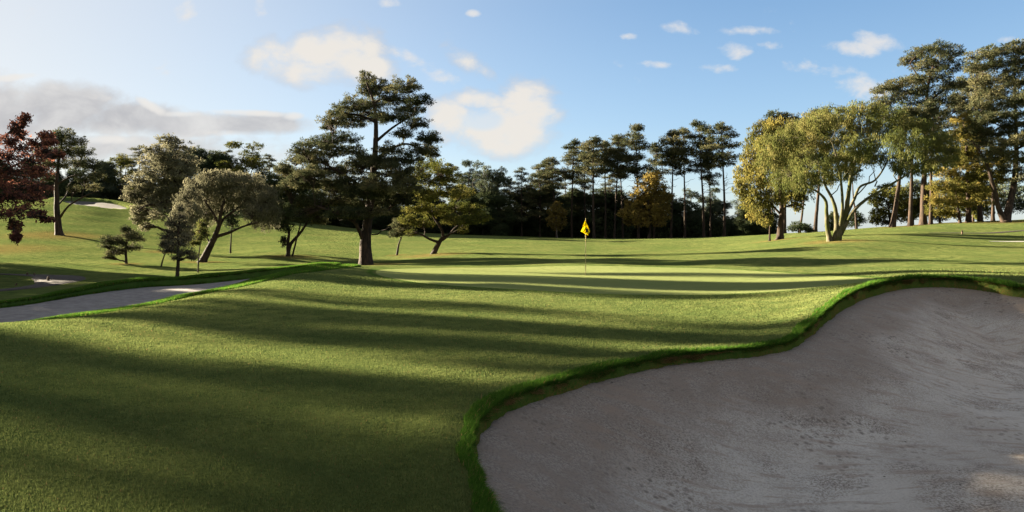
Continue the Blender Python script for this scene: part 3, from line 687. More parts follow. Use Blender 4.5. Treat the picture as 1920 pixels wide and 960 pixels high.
# --- the big pine beside the green
big = [(688,150,17,14),(692,172,24,14),(715,165,26,14),(760,163,30,14),(745,185,36,16),(700,195,32,14),(665,200,30,16),(790,190,24,10),(770,205,30,13),
       (640,212,26,15),(625,226,22,13),(655,232,30,14),(700,222,36,15),(742,218,34,14),(615,240,12,8),(782,232,24,12),(800,258,22,12),(795,280,26,13),(808,288,18,14),(812,263,14,8),
       (760,252,24,11),(640,262,34,13),(605,268,28,13),(575,282,30,14),(625,286,32,14),(588,300,34,14),(560,300,22,12),(660,284,26,11),(735,282,30,12),(770,300,26,14),(700,310,44,16),
       (745,322,44,18),(655,320,36,15),(610,320,34,14),(550,325,28,14),(530,318,18,12),(575,345,34,16),(540,352,22,16),(620,352,36,16),(668,352,38,18),(715,350,42,18),(760,350,30,20),
       (690,378,40,18),(725,375,36,14),(640,380,34,16),(595,378,30,15),(560,382,22,14),(562,408,16,12),(590,400,18,10),(640,402,28,12),(760,378,22,14),(668,405,22,9,-2),(735,398,20,10),(702,345,30,14,-2),(682,305,30,12,-1.8),(706,398,24,10,-1.5),(690,365,34,14,-2.2),(720,300,28,12,-1.5),(600,415,18,9),(640,345,34,14,-1),(585,325,30,13),(755,340,26,14),(735,365,30,14,1)]
px_tree('pine_tree', 'tall spreading dark pine with stout furrowed trunk at the left end of the green', 'tree', 687, 44,
        [([(687,None),(686,450),(690,410),(697,370),(702,330),(706,290),(708,250),(706,210),(700,180),(692,155)], .40, .05),
         ([(683,455),(672,430),(662,415),(630,400),(590,385)], .16, .05, [0,-.4,-.8,-1.5,-2]),
         ([(697,370),(670,345),(640,325),(605,305)], .14, .05, [0,-.6,-1,-1.6]), ([(706,300),(730,280),(765,270),(800,290)], .13, .04, [0,.5,.9,1.2]),
         ([(705,265),(735,240),(775,215)], .11, .04, [0,-.4,-.7]), ([(690,410),(720,395),(755,375)], .12, .04, [0,.6,1]), ([(707,230),(670,215),(635,215)], .10, .04, [0,.6,1])],
        big, 'pine', 'pine', 'bark', 21, dens=1.0, depth=.62, bare_px=[((697,440),(745,425),.05),((655,412),(625,408),.05),((700,330),(660,300),.05),((705,300),(640,290),.05)])
# pines and round trees on the left
px_tree('pine_tree', 'dark pine with bare spreading limbs beside the red-leaved tree on the left slope', 'tree', 112, 64,
        [([(112,None),(109,410),(106,370),(108,330),(112,290),(118,260)], .34, .06), ([(112,408),(130,385),(165,365),(185,358)], .12, .03, [0,-1,-2,-2.5]),
         ([(108,385),(125,365),(128,348),(135,340)], .09, .03, [0,1,1.5,2]), ([(108,345),(135,330),(160,328)], .1, .03)],
        [(120,255,22,11),(100,262,20,12),(140,268,20,12),(90,285,22,12),(125,285,28,13),(155,285,20,11),(85,305,16,12),(150,305,24,12),(175,310,16,11),(110,310,24,12),(180,330,16,10),(160,335,18,9),(90,335,14,9),(140,355,14,6),(175,352,16,7)],
        'pine', 'pine', 'bark', 22, dens=.8, depth=.7)
px_tree('broadleaf_tree', 'large grey-green rounded tree with low sunlit limbs left of centre', 'tree', 318, 56,
        [([(318,None),(322,420),(325,390),(330,350),(332,310),(328,275)], .30, .06), ([(325,400),(300,385),(275,385),(258,395)], .14, .04, [0,-1,-1.6,-2]), ([(328,370),(350,345),(375,330)], .12, .04)],
        [(315,266,20,12),(335,278,22,12),(300,285,24,13),(322,298,30,14),(292,305,24,14),(350,305,24,14),(300,325,32,16),(335,325,30,15),(268,335,24,14),(285,350,28,14),(320,352,32,16),(255,355,18,12),
         (245,368,14,9),(275,372,24,12),(310,378,28,13),(350,350,24,16),(262,395,16,12),(278,405,20,10),(258,412,14,9),(272,424,12,8),(300,400,18,10)], 'broad', 'mauve', 'bark', 23, depth=.75, dens=1.1, lk=1.7, wk=1.0)
px_tree('willow_tree', 'leaning round-headed silvery tree with dark slanting trunk above the left bunker', 'tree', 378, 46,
        [([(378,None),(395,460),(405,440),(412,422),(416,400),(422,378)], .26, .08), ([(404,444),(430,436),(455,425),(485,417)], .13, .04, [0,-.6,-1,-1.4]),
         ([(408,430),(420,410),(440,395),(460,380)], .13, .05, [0,.5,.9,1.2]), ([(412,424),(400,400),(385,380)], .10, .04), ([(395,458),(385,440),(378,420)], .06, .03)],
        [(400,330,28,12),(430,328,32,12),(462,332,30,12),(375,345,26,14),(410,350,32,15),(445,350,32,14),(480,350,26,14),(355,362,20,16),(385,372,28,16),(425,372,30,14),(465,372,28,14),(500,370,22,18),
         (342,385,14,18),(360,395,20,20),(390,400,20,16),(350,415,16,18),(335,400,12,20),(505,395,22,18),(480,395,22,12),(345,440,12,14),(495,415,20,12),(325,415,10,14)],
        'droop', 'mauve', 'bark', 24, depth=.8, dens=1.0, lk=2.0, wk=.6)
px_tree('young_pine', 'small dark bushy young pine standing alone on the left lawn', 'tree', 237, 42, [([(237,None),(236,470),(238,445),(240,430)], .09, .03)],
        [(205,452,16,9),(200,462,12,6),(220,455,16,10),(240,440,16,10),(252,448,16,10),(212,475,14,8),(225,470,16,9),(245,465,16,9),(236,430,8,6),(205,483,9,4)], 'pine', 'pine', 'bark', 25, dens=.75)
px_tree('young_pine', 'upright young pine with grey-brown needles at the far rim of the left bunker', 'tree', 332, 32.5, [([(332,None),(334,490),(334,450),(336,410),(338,392)], .10, .025)],
        [(338,392,8,8),(336,408,14,9),(322,420,14,9),(345,424,14,9),(332,436,18,10),(316,445,16,10),(350,448,16,10),(334,458,20,10),(318,470,18,9),(350,474,18,9),(334,485,14,6),(362,484,10,5),(308,458,8,6)], 'pine', 'pinegrey', 'bark', 26, dens=.62)
px_tree('sapling', 'slender pale-leaved sapling between the young pine and the leaning tree', 'tree', 371, 37, [([(371,None),(373,480),(377,450),(380,420)], .045, .015)],
        [(380,420,9,8),(376,432,10,8),(384,438,9,8),(374,448,10,8),(366,456,8,6)], 'broad', 'willow', 'bark', 27, dens=.5)
px_tree('leaning_trunk', 'short tilted dark sapling left of the upright young pine', 'tree', 301, 41, [([(301,None),(306,485),(312,468)], .055, .03)], [(314,455,12,8),(322,448,12,8),(308,462,8,5)], 'pine', 'pinegrey', 'bark', 28, dens=.6)
px_tree('young_tree', 'thin young tree on the lawn right of the leaning silvery tree', 'tree', 432, 58, [([(432,None),(433,455),(434,425)], .09, .04)], [(434,420,14,10),(438,405,14,10),(428,412,12,8)], 'broad', 'dark', 'bark', 29, dens=.6)
px_tree('broadleaf_tree', 'dark twin-stemmed leaning tree left of the big pine', 'tree', 540, 52,
        [([(538,None),(545,458),(560,440),(574,420),(582,405)], .16, .06), ([(541,None),(540,455),(541,430),(530,405)], .17, .06), ([(547,None),(556,448),(562,425),(565,400)], .08, .04)],
        [(505,350,26,18),(530,340,28,16),(560,345,28,16),(515,375,28,16),(550,370,28,16),(580,375,24,14),(500,398,22,12),(530,402,26,13),(562,402,22,12),(585,410,14,9),(535,425,16,10),(515,420,14,9),(532,452,7,9),(575,390,20,10)],
        'broad', 'dark', 'bark', 30, dens=.9)
px_tree('broadleaf_tree', 'low fork-trunked dark tree spreading right of the big pine', 'tree', 812, 55,
        [([(812,None),(820,462),(826,452),(832,445)], .24, .14), ([(824,455),(805,448),(790,440),(775,437)], .13, .04, [0,-.5,-1,-1.5]), ([(832,446),(828,430),(815,410),(800,385)], .13, .05),
         ([(830,450),(842,440),(852,428),(868,415)], .12, .04, [0,.5,1,1.4]), ([(833,444),(850,436),(862,430)], .08, .04)],
        [(800,310,24,14),(825,318,24,13),(780,330,26,15),(808,340,30,15),(840,335,24,14),(775,360,26,15),(805,368,28,15),(838,362,28,15),(865,365,22,14),(780,390,26,14),(812,398,28,13),(850,390,28,14),(885,395,22,12),
         (765,415,18,10),(795,420,20,9),(850,415,22,10),(880,415,24,10),(905,410,14,9),(868,432,10,8),(770,438,10,6)],
        'pine', 'olive', 'bark', 31, dens=.9)
px_tree('young_pine', 'small leaning dark pine between the big pine and the fork-trunked tree', 'tree', 744, 57, [([(744,None),(748,458),(753,445)], .11, .05)],
        [(740,440,14,8),(755,432,18,9),(770,438,14,7),(748,420,16,9),(765,422,14,8)], 'pine', 'pine', 'bark', 32, dens=.8)
# red tree at the left edge: its trunk stands beyond the frame
px_tree('maple_tree', 'red and bronze leaved tree overhanging the left edge of the picture', 'tree', -75, 30,
        [([(-75,None),(-72,460),(-68,400),(-60,340),(-50,280)], .24, .05), ([(-68,400),(-30,350),(10,320),(50,300)], .1, .03, [0,-.5,-1,-1.2]), ([(-60,330),(-20,280),(20,245),(42,222)], .09, .02)],
        [(44,222,11,10),(30,238,14,10),(38,252,14,9),(15,262,16,11),(85,255,14,8),(95,268,12,7),(70,270,20,10),(45,280,24,13),(108,290,12,7),(85,290,18,10),(20,290,24,14),(60,305,28,14),(-5,305,28,18),(30,325,30,16),(75,325,20,12),
         (0,345,30,18),(45,350,30,16),(75,355,18,12),(20,372,28,14),(60,378,24,12),(-15,380,28,18),(40,398,24,10),(70,400,14,8),(10,402,24,10),(88,412,12,5),(28,424,12,10),(30,445,8,8),(-30,340,30,26),(-50,300,30,24),(-90,320,40,30),(-80,370,34,24),(-120,350,36,30)],
        'broad', 'red', 'bark', 33, dens=.36, depth=.7, lk=2.4, wk=1.7)
# willow-like tree on the right
wil = [(1470,262,34,18),(1500,240,34,18),(1535,222,36,16),(1575,208,38,15),(1620,202,34,13),(1660,212,36,16),(1700,228,34,18),(1735,245,30,18),(1765,262,24,18),(1785,285,14,18),
       (1560,240,38,18),(1610,232,38,18),(1655,245,38,18),(1700,262,36,18),(1740,280,30,18),(1520,268,36,20),(1560,272,36,18),(1610,268,34,18),(1450,290,26,22),(1490,300,34,22),(1530,305,34,20),(1575,300,28,16),
       (1625,290,30,16),(1685,292,30,16),(1760,302,24,14),(1470,330,24,18),(1505,335,28,16),(1545,330,26,13),(1590,322,22,12),(1700,312,22,12),(1735,310,20,12)]
px_tree('willow_tree', 'broad many-stemmed willow with mossy trunks and domed crown on the right slope', 'tree', 1566, 50,
        [([(1568,None),(1572,438),(1580,420),(1588,395),(1592,360),(1598,320),(1610,280)], .33, .07), ([(1556,None),(1551,430),(1549,400),(1547,375),(1530,358),(1508,350)], .21, .05, [0,0,-.2,-.3,-.8,-1.2]),
         ([(1564,None),(1568,430),(1566,395),(1558,370),(1545,345),(1540,300)], .23, .05, [0,.1,.3,.4,.6,.8]), ([(1576,440),(1598,400),(1622,376),(1645,362),(1678,342),(1705,325),(1735,300)], .16, .04, [0,-.3,-.6,-.9,-1.2,-1.5,-1.8]),
         ([(1586,405),(1600,375),(1612,350),(1640,338),(1660,310),(1668,285)], .13, .04, [0,.4,.8,1.2,1.6,1.8]), ([(1574,430),(1580,390),(1578,350),(1572,310),(1565,280)], .13, .05, [0,-.5,-1,-1.4,-1.8])],
        wil, 'droop', 'willow', 'barkmoss', 34, depth=.75, dens=.95, lk=2.2, wk=.6, bare_px=[((1640,350),(1625,300),.05),((1655,360),(1700,385),.04),((1600,372),(1640,310),.05),((1560,365),(1590,310),.04),((1610,280),(1625,200),.03),((1560,260),(1572,195),.03)])
px_tree('broadleaf_tree', 'dense yellow-green tree with drooping skirts left of the willow', 'tree', 1462, 64,
        [([(1462,None),(1462,420),(1464,390),(1460,340),(1455,290)], .36, .08), ([(1462,400),(1435,370),(1420,350)], .12, .04), ([(1443,None),(1444,425),(1448,390),(1445,350)], .1, .04)],
        [(1455,232,26,12),(1430,245,24,13),(1475,248,28,14),(1415,268,22,15),(1445,270,30,16),(1485,275,28,16),(1408,295,20,16),(1435,300,28,17),(1470,305,30,17),(1500,300,24,18),(1395,322,18,15),(1420,330,26,16),(1455,338,30,16),(1492,335,28,16),
         (1388,348,14,13),(1412,358,22,14),(1445,366,24,14),(1480,365,26,13),(1400,378,14,12),(1425,385,20,13),(1415,400,14,10),(1435,408,16,9),(1500,362,20,12),(1495,385,12,8)],
        'droop', 'yellow', 'bark', 35, depth=.7, dens=1.0, lk=1.9, wk=.9)
px_tree('autumn_tree', 'golden-orange autumn tree in front of the shaded pine row', 'tree', 1216, 104, [([(1216,None),(1219,430),(1218,405),(1215,370),(1225,335)], .22, .07)],
        [(1225,332,16,9),(1215,345,20,11),(1235,352,20,11),(1200,362,20,11),(1222,368,24,12),(1248,370,16,11),(1185,382,18,10),(1208,386,22,11),(1235,388,22,11),(1172,400,12,9),(1192,405,20,10),(1218,408,22,10),(1242,405,16,9),(1180,415,12,7),(1205,420,14,6),(1235,420,12,6)],
        'broad', 'orange', 'bark', 36, depth=.7, dens=1.1)
px_tree('autumn_tree', 'small bronze cone-shaped tree at the foot of the shaded pines', 'tree', 1045, 106, [([(1045,None),(1044,430),(1044,400)], .14, .05)],
        [(1045,385,8,6),(1038,395,12,8),(1052,398,11,8),(1043,408,15,9),(1036,418,9,7),(1053,418,9,7),(1044,427,10,5)], 'broad', 'brown', 'barkgrey', 37, depth=.7, dens=1.2)

# tall pines on the right
px_tree('pine_tree', 'tallest flat-topped pine standing behind the willow', 'tree', 1731, 84,
        [([(1731,None),(1732,380),(1734,320),(1738,260),(1738,200),(1742,150),(1755,110)], .42, .08), ([(1738,220),(1715,195),(1690,185)], .14, .04), ([(1740,190),(1775,165),(1790,150)], .14, .04), ([(1741,165),(1720,140),(1705,118)], .12, .04)],
        [(1755,92,24,10),(1730,98,26,9),(1712,108,20,9),(1790,98,20,10),(1700,118,14,7),(1760,112,34,11),(1735,125,28,9),(1780,128,30,11),(1745,145,34,11),(1720,152,30,10),(1690,158,28,10),(1665,165,20,9),(1645,172,12,7),(1700,172,32,11),(1740,172,34,11),(1785,160,30,11),
         (1670,185,28,9),(1660,195,20,8),(1720,192,30,10),(1765,190,30,11),(1790,205,24,11),(1705,210,26,9),(1745,215,28,10),(1775,235,24,11),(1740,245,22,10)],
        'pine', 'pine', 'bark', 38, depth=.6, dens=.9)
px_tree('pine_tree', 'huge dark layered pine cut off by the right edge of the picture', 'tree', 1885, 76,
        [([(1885,None),(1872,390),(1862,350),(1850,310),(1836,285),(1818,262)], .34, .06), ([(1886,None),(1900,350),(1905,280),(1902,200),(1900,130)], .42, .07, [0,1,2,2.5,3]), ([(1902,270),(1880,240),(1850,225)], .14, .04, [2,1,0])],
        [(1905,92,30,12),(1870,98,28,11),(1840,105,24,10),(1935,95,30,14),(1885,118,34,13),(1850,125,28,12),(1920,125,30,14),(1825,130,18,10),(1870,148,36,14),(1910,155,32,16),(1835,158,20,12),(1860,178,34,14),(1900,190,36,16),(1840,195,24,13),(1880,215,36,15),(1845,225,28,14),
         (1910,230,32,16),(1830,245,24,12),(1870,250,34,14),(1905,265,30,14),(1835,268,22,10),(1880,285,30,12),(1910,300,26,12),(1850,300,20,9),(1945,180,40,30),(1950,260,40,30),(1895,320,22,10),(1918,335,20,10)],
        'pine', 'pine', 'bark', 39, depth=.6, dens=1.0)
px_tree('conifer_tree', 'bushy sunlit green conifer with trunk hidden in foliage, right of the willow', 'tree', 1816, 80,
        [([(1816,None),(1816,380),(1814,330),(1812,280),(1810,240)], .32, .07), ([(1800,None),(1796,390),(1790,350)], .2, .06)],
        [(1805,225,22,12),(1825,240,20,12),(1790,255,20,11),(1815,265,26,13),(1800,285,26,13),(1830,290,20,12),(1790,305,24,12),(1818,312,28,13),(1775,325,24,12),(1805,335,30,13),(1835,330,22,12),(1770,350,26,12),(1800,358,28,12),(1830,355,24,12),(1765,375,24,12),(1795,382,26,11),(1840,378,20,11),(1755,395,20,11),(1780,402,22,9),(1850,350,16,10)],
        'pine', 'pinegreen', 'bark', 40, depth=.65, dens=1.0)
px_tree('broadleaf_tree', 'rounded olive-yellow bush tree seen behind the willow trunks', 'tree', 1668, 92, [([(1668,None),(1668,410),(1666,380)], .2, .08)],
        [(1665,352,18,8),(1648,362,16,9),(1680,362,18,10),(1640,378,12,10),(1660,378,20,11),(1690,382,20,11),(1645,398,14,10),(1670,400,20,11),(1700,405,18,10),(1640,412,12,8),(1720,390,20,14),(1655,415,14,7)], 'broad', 'olive', 'bark', 41, depth=.8, dens=1.1)
px_tree('broadleaf_tree', 'tangled olive thicket tree low between the right-hand pine trunks', 'tree', 1762, 92, [([(1762,None),(1762,400),(1760,370)], .2, .08)],
        [(1745,355,18,10),(1770,350,18,10),(1735,375,18,11),(1760,378,22,12),(1785,372,18,12),(1740,398,18,11),(1765,402,22,10),(1790,400,18,10)], 'broad', 'olive', 'bark', 42, depth=.8, dens=1.0)
px_tree('broadleaf_tree', 'dark rounded tree low at the right edge beneath the huge pine', 'tree', 1893, 95, [([(1893,None),(1893,385),(1894,365)], .2, .08)],
        [(1893,348,16,7),(1908,356,14,8),(1882,360,14,8),(1895,370,20,9),(1912,378,16,9),(1880,380,12,8),(1898,390,16,8),(1925,385,16,12)], 'broad', 'euc', 'bark', 43, depth=.8, dens=.9)
def trunk_pine(label, u, D, pts, r0, cl, seed, lm='pine', dens=.9):
    return px_tree('pine_tree', label, 'tree', u, D, [([(u, None)]+pts, r0, r0*.25)], cl, 'pine', lm, 'bark', seed, dens=dens)
trunk_pine('pine filling the skyline between the tallest flat-topped pine and the huge right-hand one', 1838, 90, [(1836,360),(1832,280),(1830,200),(1830,130)], .32, auto(1828,185,46,72,17,8,.30)+auto(1815,270,60,34,9,9), 54)
px_tree('conifer_tree', 'golden-lit bushy conifer low between the green conifer and the huge right-hand pine', 'tree', 1862, 84, [([(1862,None),(1862,380),(1860,320)], .26, .08)], auto(1858,345,34,46,12,10,.32)+auto(1870,300,30,26,6,11), 'pine', 'pinegreen', 'bark', 55, depth=.7)
px_tree('broadleaf_tree', 'olive thicket tree filling the gap behind the sunlit green conifer', 'tree', 1825, 100, [([(1825,None),(1825,390),(1824,360)], .2, .08)], auto(1825,370,48,42,14,12,.32), 'broad', 'olive', 'bark', 56, depth=.8)
px_tree('broadleaf_tree', 'shaded olive tree low behind the two middle trunks right of the willow', 'tree', 1712, 100, [([(1712,None),(1712,395),(1711,370)], .2, .08)], auto(1712,378,38,38,11,13,.34), 'broad', 'euc', 'bark', 57, depth=.8)
trunk_pine('slanting pine trunk rising right behind the willow, nearest its long bare limb', 1673, 80, [(1680,380),(1686,330),(1692,280),(1700,230)], .32, auto(1700,225,40,26,8,1), 44)
trunk_pine('straight reddish pine trunk second from the slanting one behind the willow', 1706, 79, [(1708,370),(1710,320),(1712,270),(1714,225)], .26, auto(1716,220,36,24,7,2), 45)
trunk_pine('slim straight pine trunk nearest the sunlit green conifer', 1745, 80, [(1746,370),(1746,320),(1748,260),(1752,215)], .22, auto(1756,215,34,28,7,3), 46)
trunk_pine('slim pine leaning slightly right in the gap left of the willow', 1499, 84, [(1504,400),(1509,360),(1513,320),(1518,270)], .16, auto(1520,245,34,26,7,4), 47)
trunk_pine('thicker dark pine trunk just left of the willow stems', 1528, 82, [(1531,400),(1535,350),(1536,300),(1534,250)], .26, auto(1532,232,38,24,8,5), 48)
trunk_pine('thin pine trunk in the sky gap right of the willow stems', 1606, 88, [(1604,400),(1600,370),(1598,330)], .18, auto(1600,300,26,26,6,6), 49)
px_tree('pine_tree', 'dark pine crown rising behind the yellow-green tree', 'tree', 1470, 92, [([(1470,None),(1472,380),(1470,300),(1462,240)], .3, .07)],
        [(1455,218,22,8),(1478,222,22,8),(1425,236,12,7),(1440,232,16,8),(1500,232,18,8),(1462,240,30,10),(1485,255,24,10),(1525,215,16,7),(1538,210,14,6),(1515,228,14,7)], 'pine', 'pine', 'bark', 50, dens=1.0)
px_tree('shrub', 'spiky dark low shrub under the gap left of the willow', 'shrub', 1497, 80, [([(1497,None),(1497,425)], .08, .04)], [(1497,424,12,7),(1485,430,10,5),(1509,428,12,6),(1518,433,8,4)], 'pine', 'dark', 'bark', 51, dens=1.3)
px_tree('shrub', 'small dark shrub low behind the right willow stem', 'shrub', 1607, 90, [([(1607,None),(1607,415)], .08, .04)], [(1607,405,10,6),(1596,412,10,6),(1612,415,12,6),(1600,422,12,5)], 'pine', 'dark', 'bark', 52, dens=1.2)

# --- far rows: a few prototypes copied
def proto(kind, seed):
    global PINE_R, PINE_Z
    PINE_R, PINE_Z = 1.0, 1.0
    rng = np.random.default_rng(seed); H = 20.0; px = 115/683; root = empty('far_tree', (0, 0, 0)); C = []
    if kind == 'tall':
        lean = rng.uniform(-1.2, 1.2); cb = rng.uniform(.50, .66)*H
        tr = [([(0,0,-.3),(lean*.2,.1,H*.3),(lean*.6,.1,H*.6),(lean,0,H*.96)], .24, .06)]
        nlay = rng.integers(12, 17)
        for i in range(nlay):
            f = (i+.5)/nlay; z = cb+(H-cb)*f; R_ = 2.9*math.sin(math.pi*(.22+.70*f))**.8*rng.uniform(.6, 1.1)
            a = i*2.4+rng.uniform(-.6, .6); o_ = R_*rng.uniform(.45, .95)
            C.append(((lean*z/H+math.cos(a)*o_*.8, math.sin(a)*o_*.8, z+rng.uniform(-.4, .4)), (R_*.72, R_*.72, rng.uniform(.6, 1.0))))
        C.append(((lean, 0, H-.5), (1.1, 1.1, .75)))
        bare = []
        for i in range(9):
            z = rng.uniform(.32, .62)*H; a = rng.uniform(0, 6.28); l_ = rng.uniform(1, 2.8)
            bare.append(((lean*z/H, 0, z), (math.cos(a)*l_+lean*z/H, math.sin(a)*l_, z+rng.uniform(0, 1.4)), .05))
        grow(root, tr, C, rng, px, 'pine', M['pine'], M['bark'], .85, bare=bare)
    elif kind == 'euc':
        tr = [([(0,0,-.3),(.3,0,H*.3),(-.4,.2,H*.6),(.5,0,H*.9)], .3, .07), ([(.2,0,H*.25),(1.6,.4,H*.5),(3,.4,H*.75)], .18, .05), ([(.1,0,H*.3),(-1.6,-.5,H*.5),(-2.8,-.4,H*.7)], .16, .05)]
        for i in range(26):
            a = rng.uniform(0, 6.28); z = rng.uniform(.30, .96)*H; R_ = 4.6*math.sin(math.pi*min(.95, (z/H-.12)/.95))**.7*rng.uniform(.3, 1)
            s = rng.uniform(1.1, 1.9); C.append(((math.cos(a)*R_, math.sin(a)*R_, z), (s, s, s*.72)))
        grow(root, tr, C, rng, px, 'broad', M['euc'], M['barkgrey'], .75)
    elif kind == 'dense':
        tr = [([(0,0,-.3),(.3,0,H*.3),(-.2,.2,H*.6),(.2,0,H*.85)], .32, .07)]
        for i in range(44):
            a = rng.uniform(0, 6.28); z = rng.uniform(.04, .95)*H; R_ = 5.0*math.sin(math.pi*min(.97, z/H*.86+.12))**.6*rng.uniform(.25, 1)
            s = rng.uniform(1.5, 2.5); C.append(((math.cos(a)*R_, math.sin(a)*R_, z), (s, s, s*.8)))
        grow(root, tr, C, rng, px, 'broad', M['dark'], M['bark'], .9)
    elif kind == 'cone':
        tr = [([(0,0,-.3),(.1,0,H*.4),(-.2,0,H*.97)], .3, .05)]
        for i in range(22):
            f = (i+.5)/22; z = (.22+.75*f)*H; R_ = (3.6*(1-f)**.6+.5)*rng.uniform(.5, 1); a = i*2.4
            s = rng.uniform(1.0, 1.7)*(1.1-.45*f); C.append(((math.cos(a)*R_, math.sin(a)*R_, z), (s*1.25, s*1.25, s*.55)))
        grow(root, tr, C, rng, px, 'pine', M['pine'], M['bark'], .85)
    return root
protos = {}
for kd, sds in (('tall', (101, 102, 103, 104, 105)), ('euc', (111, 112, 113)), ('dense', (121, 122, 123)), ('cone', (131, 132))):
    for i, s_ in enumerate(sds): protos[(kd, i)] = proto(kd, s_)
usedp = set()
NAMES = {'tall': 'pine_tree', 'euc': 'eucalyptus_tree', 'dense': 'evergreen_tree', 'cone': 'pine_tree'}
def place(kind, var, u, D, vtop, label, group, wide=1.0, rz=None, lmat=None, topx=None):
    p = protos[(kind, var)]
    if (kind, var) in usedp:
        r_ = p.copy(); col.objects.link(r_)
        for ch in p.children:
            c_ = ch.copy(); col.objects.link(c_); c_.parent = r_
    else: r_ = p; usedp.add((kind, var))
    r_.name = NAMES[kind]
    x, y, z = W3(u, D); Ht = ZC-(vtop-HZ)/F*D-z; s = Ht/20.4
    r_.location = (x, y, z-.05); r_.scale = (s*wide, s*wide, s)
    r_.rotation_euler = (0, 0, (u*1.7) % 6.28 if rz is None else rz)
    if lmat:
        for ch in r_.children:
            if ch.name.startswith('crown'): ch.material_slots[0].link = 'OBJECT'; ch.material_slots[0].material = M[lmat]
    tag(r_, label, 'tree', group); return r_
GP = 'tall bare-trunked pines in the far row'
FAR = [('tall',0,1043,112,292,1.15,'wide-crowned pine directly behind the small bronze tree'),
       ('tall',1,1072,114,262,1.1,'pine in the far row just left of the flag'),
       ('tall',2,1098,116,268,1.0,'pine in the far row whose trunk stands straight behind the flag'),
       ('tall',3,1114,108,255,1.35,'thick-trunked broad pine just right of the flag'),
       ('tall',4,1135,112,262,1.0,'pine between the broad thick-trunked one and the thin reddish-brown one'),
       ('tall',0,1152,112,250,.95,'thin reddish-brown topped pine right of the broad thick-trunked one'),
       ('tall',1,1168,114,255,.95,'slim pine just left of the tall clear-topped one above the orange tree'),
       ('tall',2,1197,110,230,1.05,'clear-topped tall pine rising directly behind the golden-orange tree'),
       ('tall',3,1226,116,268,1.0,'shorter dark pine over the right shoulder of the golden-orange tree'),
       ('tall',4,1258,108,242,1.1,'first pine right of the golden-orange tree, crown leaning right'),
       ('tall',0,1284,110,238,1.0,'pine between the leaning crown and the tallest of the far row'),
       ('tall',1,1320,106,224,1.1,'tallest straight pine of the far row, left of the sky gap'),
       ('tall',2,1332,108,256,.85,'thin pine leaning against the tallest far pine'),
       ('tall',3,1358,104,230,1.2,'rightmost tall pine of the far row, standing in the sky gap')]
for k_, vr, u, D, vt, wd, lb in FAR: place(k_, vr, u, D, vt, lb, GP, wd, rz=[.3,1.2,2.9,4.1,5.2][vr]+u*.37)
G2 = 'dark trees massed behind the fairway'
MID = [('cone',0,978,112,308,1.1,'layered pine in the mass left of the bronze tree'),
       ('cone',1,1012,114,302,1.2,'dark pine between the layered pine and the wide-crowned one'),
       ('cone',0,955,116,330,1.2,'small dark pine right of the pale eucalyptus pair'),
       ('euc',0,905,112,300,1.0,'airy eucalyptus with rounded grey-green tufts right of the fork-trunked tree'),
       ('euc',1,935,114,312,.9,'second airy eucalyptus nearer the layered pine'),
       ('euc',2,880,116,298,1.0,'eucalyptus rising behind the fork-trunked tree'),
       ('cone',1,848,118,300,1.2,'dark pointed pine above the fork-trunked tree'),
       ('dense',0,985,118,352,1.8,'low dark evergreen under the layered pine'),
       ('dense',1,925,110,355,1.6,'low dark evergreen under the airy eucalyptus'),
       ('dense',2,880,112,350,1.6,'low dark evergreen right of the fork-trunked tree'),
       ('dense',0,1025,118,350,1.8,'low dark evergreen left of the bronze tree'),
       ('dense',1,1075,122,352,1.8,'low dark evergreen behind the flag'),
       ('dense',2,1120,122,352,1.8,'low dark evergreen right of the flag between pine trunks'),
       ('dense',0,1165,122,360,1.8,'low dark evergreen left of the golden-orange tree'),
       ('euc',1,1140,126,350,1.3,'pale eucalyptus glimpsed between trunks right of the flag'),
       ('dense',1,1205,122,370,1.6,'low dark evergreen behind the golden-orange tree'),
       ('euc',0,1295,120,345,1.2,'round-tufted eucalyptus between the far pine trunks'),
       ('dense',2,1262,120,372,1.5,'low dark evergreen right of the golden-orange tree'),
       ('euc',2,1335,122,350,1.1,'round-tufted eucalyptus behind the tallest far pine'),
       ('dense',1,1305,122,390,1.6,'low dark evergreen between the far pine trunks left of the sky gap'),
       ('euc',0,1392,112,362,1.1,'pale low eucalyptus in the sky gap left of the yellow-green tree'),
       ('dense',0,1400,108,385,1.2,'low dark evergreen at the left foot of the yellow-green tree'),
       ('dense',2,1440,110,392,1.5,'low dark evergreen beneath the yellow-green tree'),
       ('dense',1,1562,108,395,1.0,'dark evergreen seen between the willow stems'),
       ('cone',0,1002,120,318,1.3,'pine filling the gap behind the layered pine'),
       ('cone',1,1060,122,312,1.3,'dark pine filling the gap left of the flag'),
       ('tall',3,1026,116,300,1.3,'leaning far pine left of the bronze tree'),
       ('cone',1,932,120,328,1.4,'dark pine behind the second airy eucalyptus'),
       ('cone',0,1145,124,320,1.3,'dark pine behind the thin reddish-brown topped one'),
       ('dense',2,1235,124,350,1.6,'dark evergreen rising right of the golden-orange tree'),
       ('dense',0,1345,124,372,1.5,'dark evergreen at the foot of the tallest far pine'),
       ('cone',1,868,120,318,1.5,'dark pine filling the gap above the right end of the fork-trunked tree')]
for k_, vr, u, D, vt, wd, lb in MID: place(k_, vr, u, D, vt, lb, G2, wd)
G3 = 'trees along the ridge on the left'
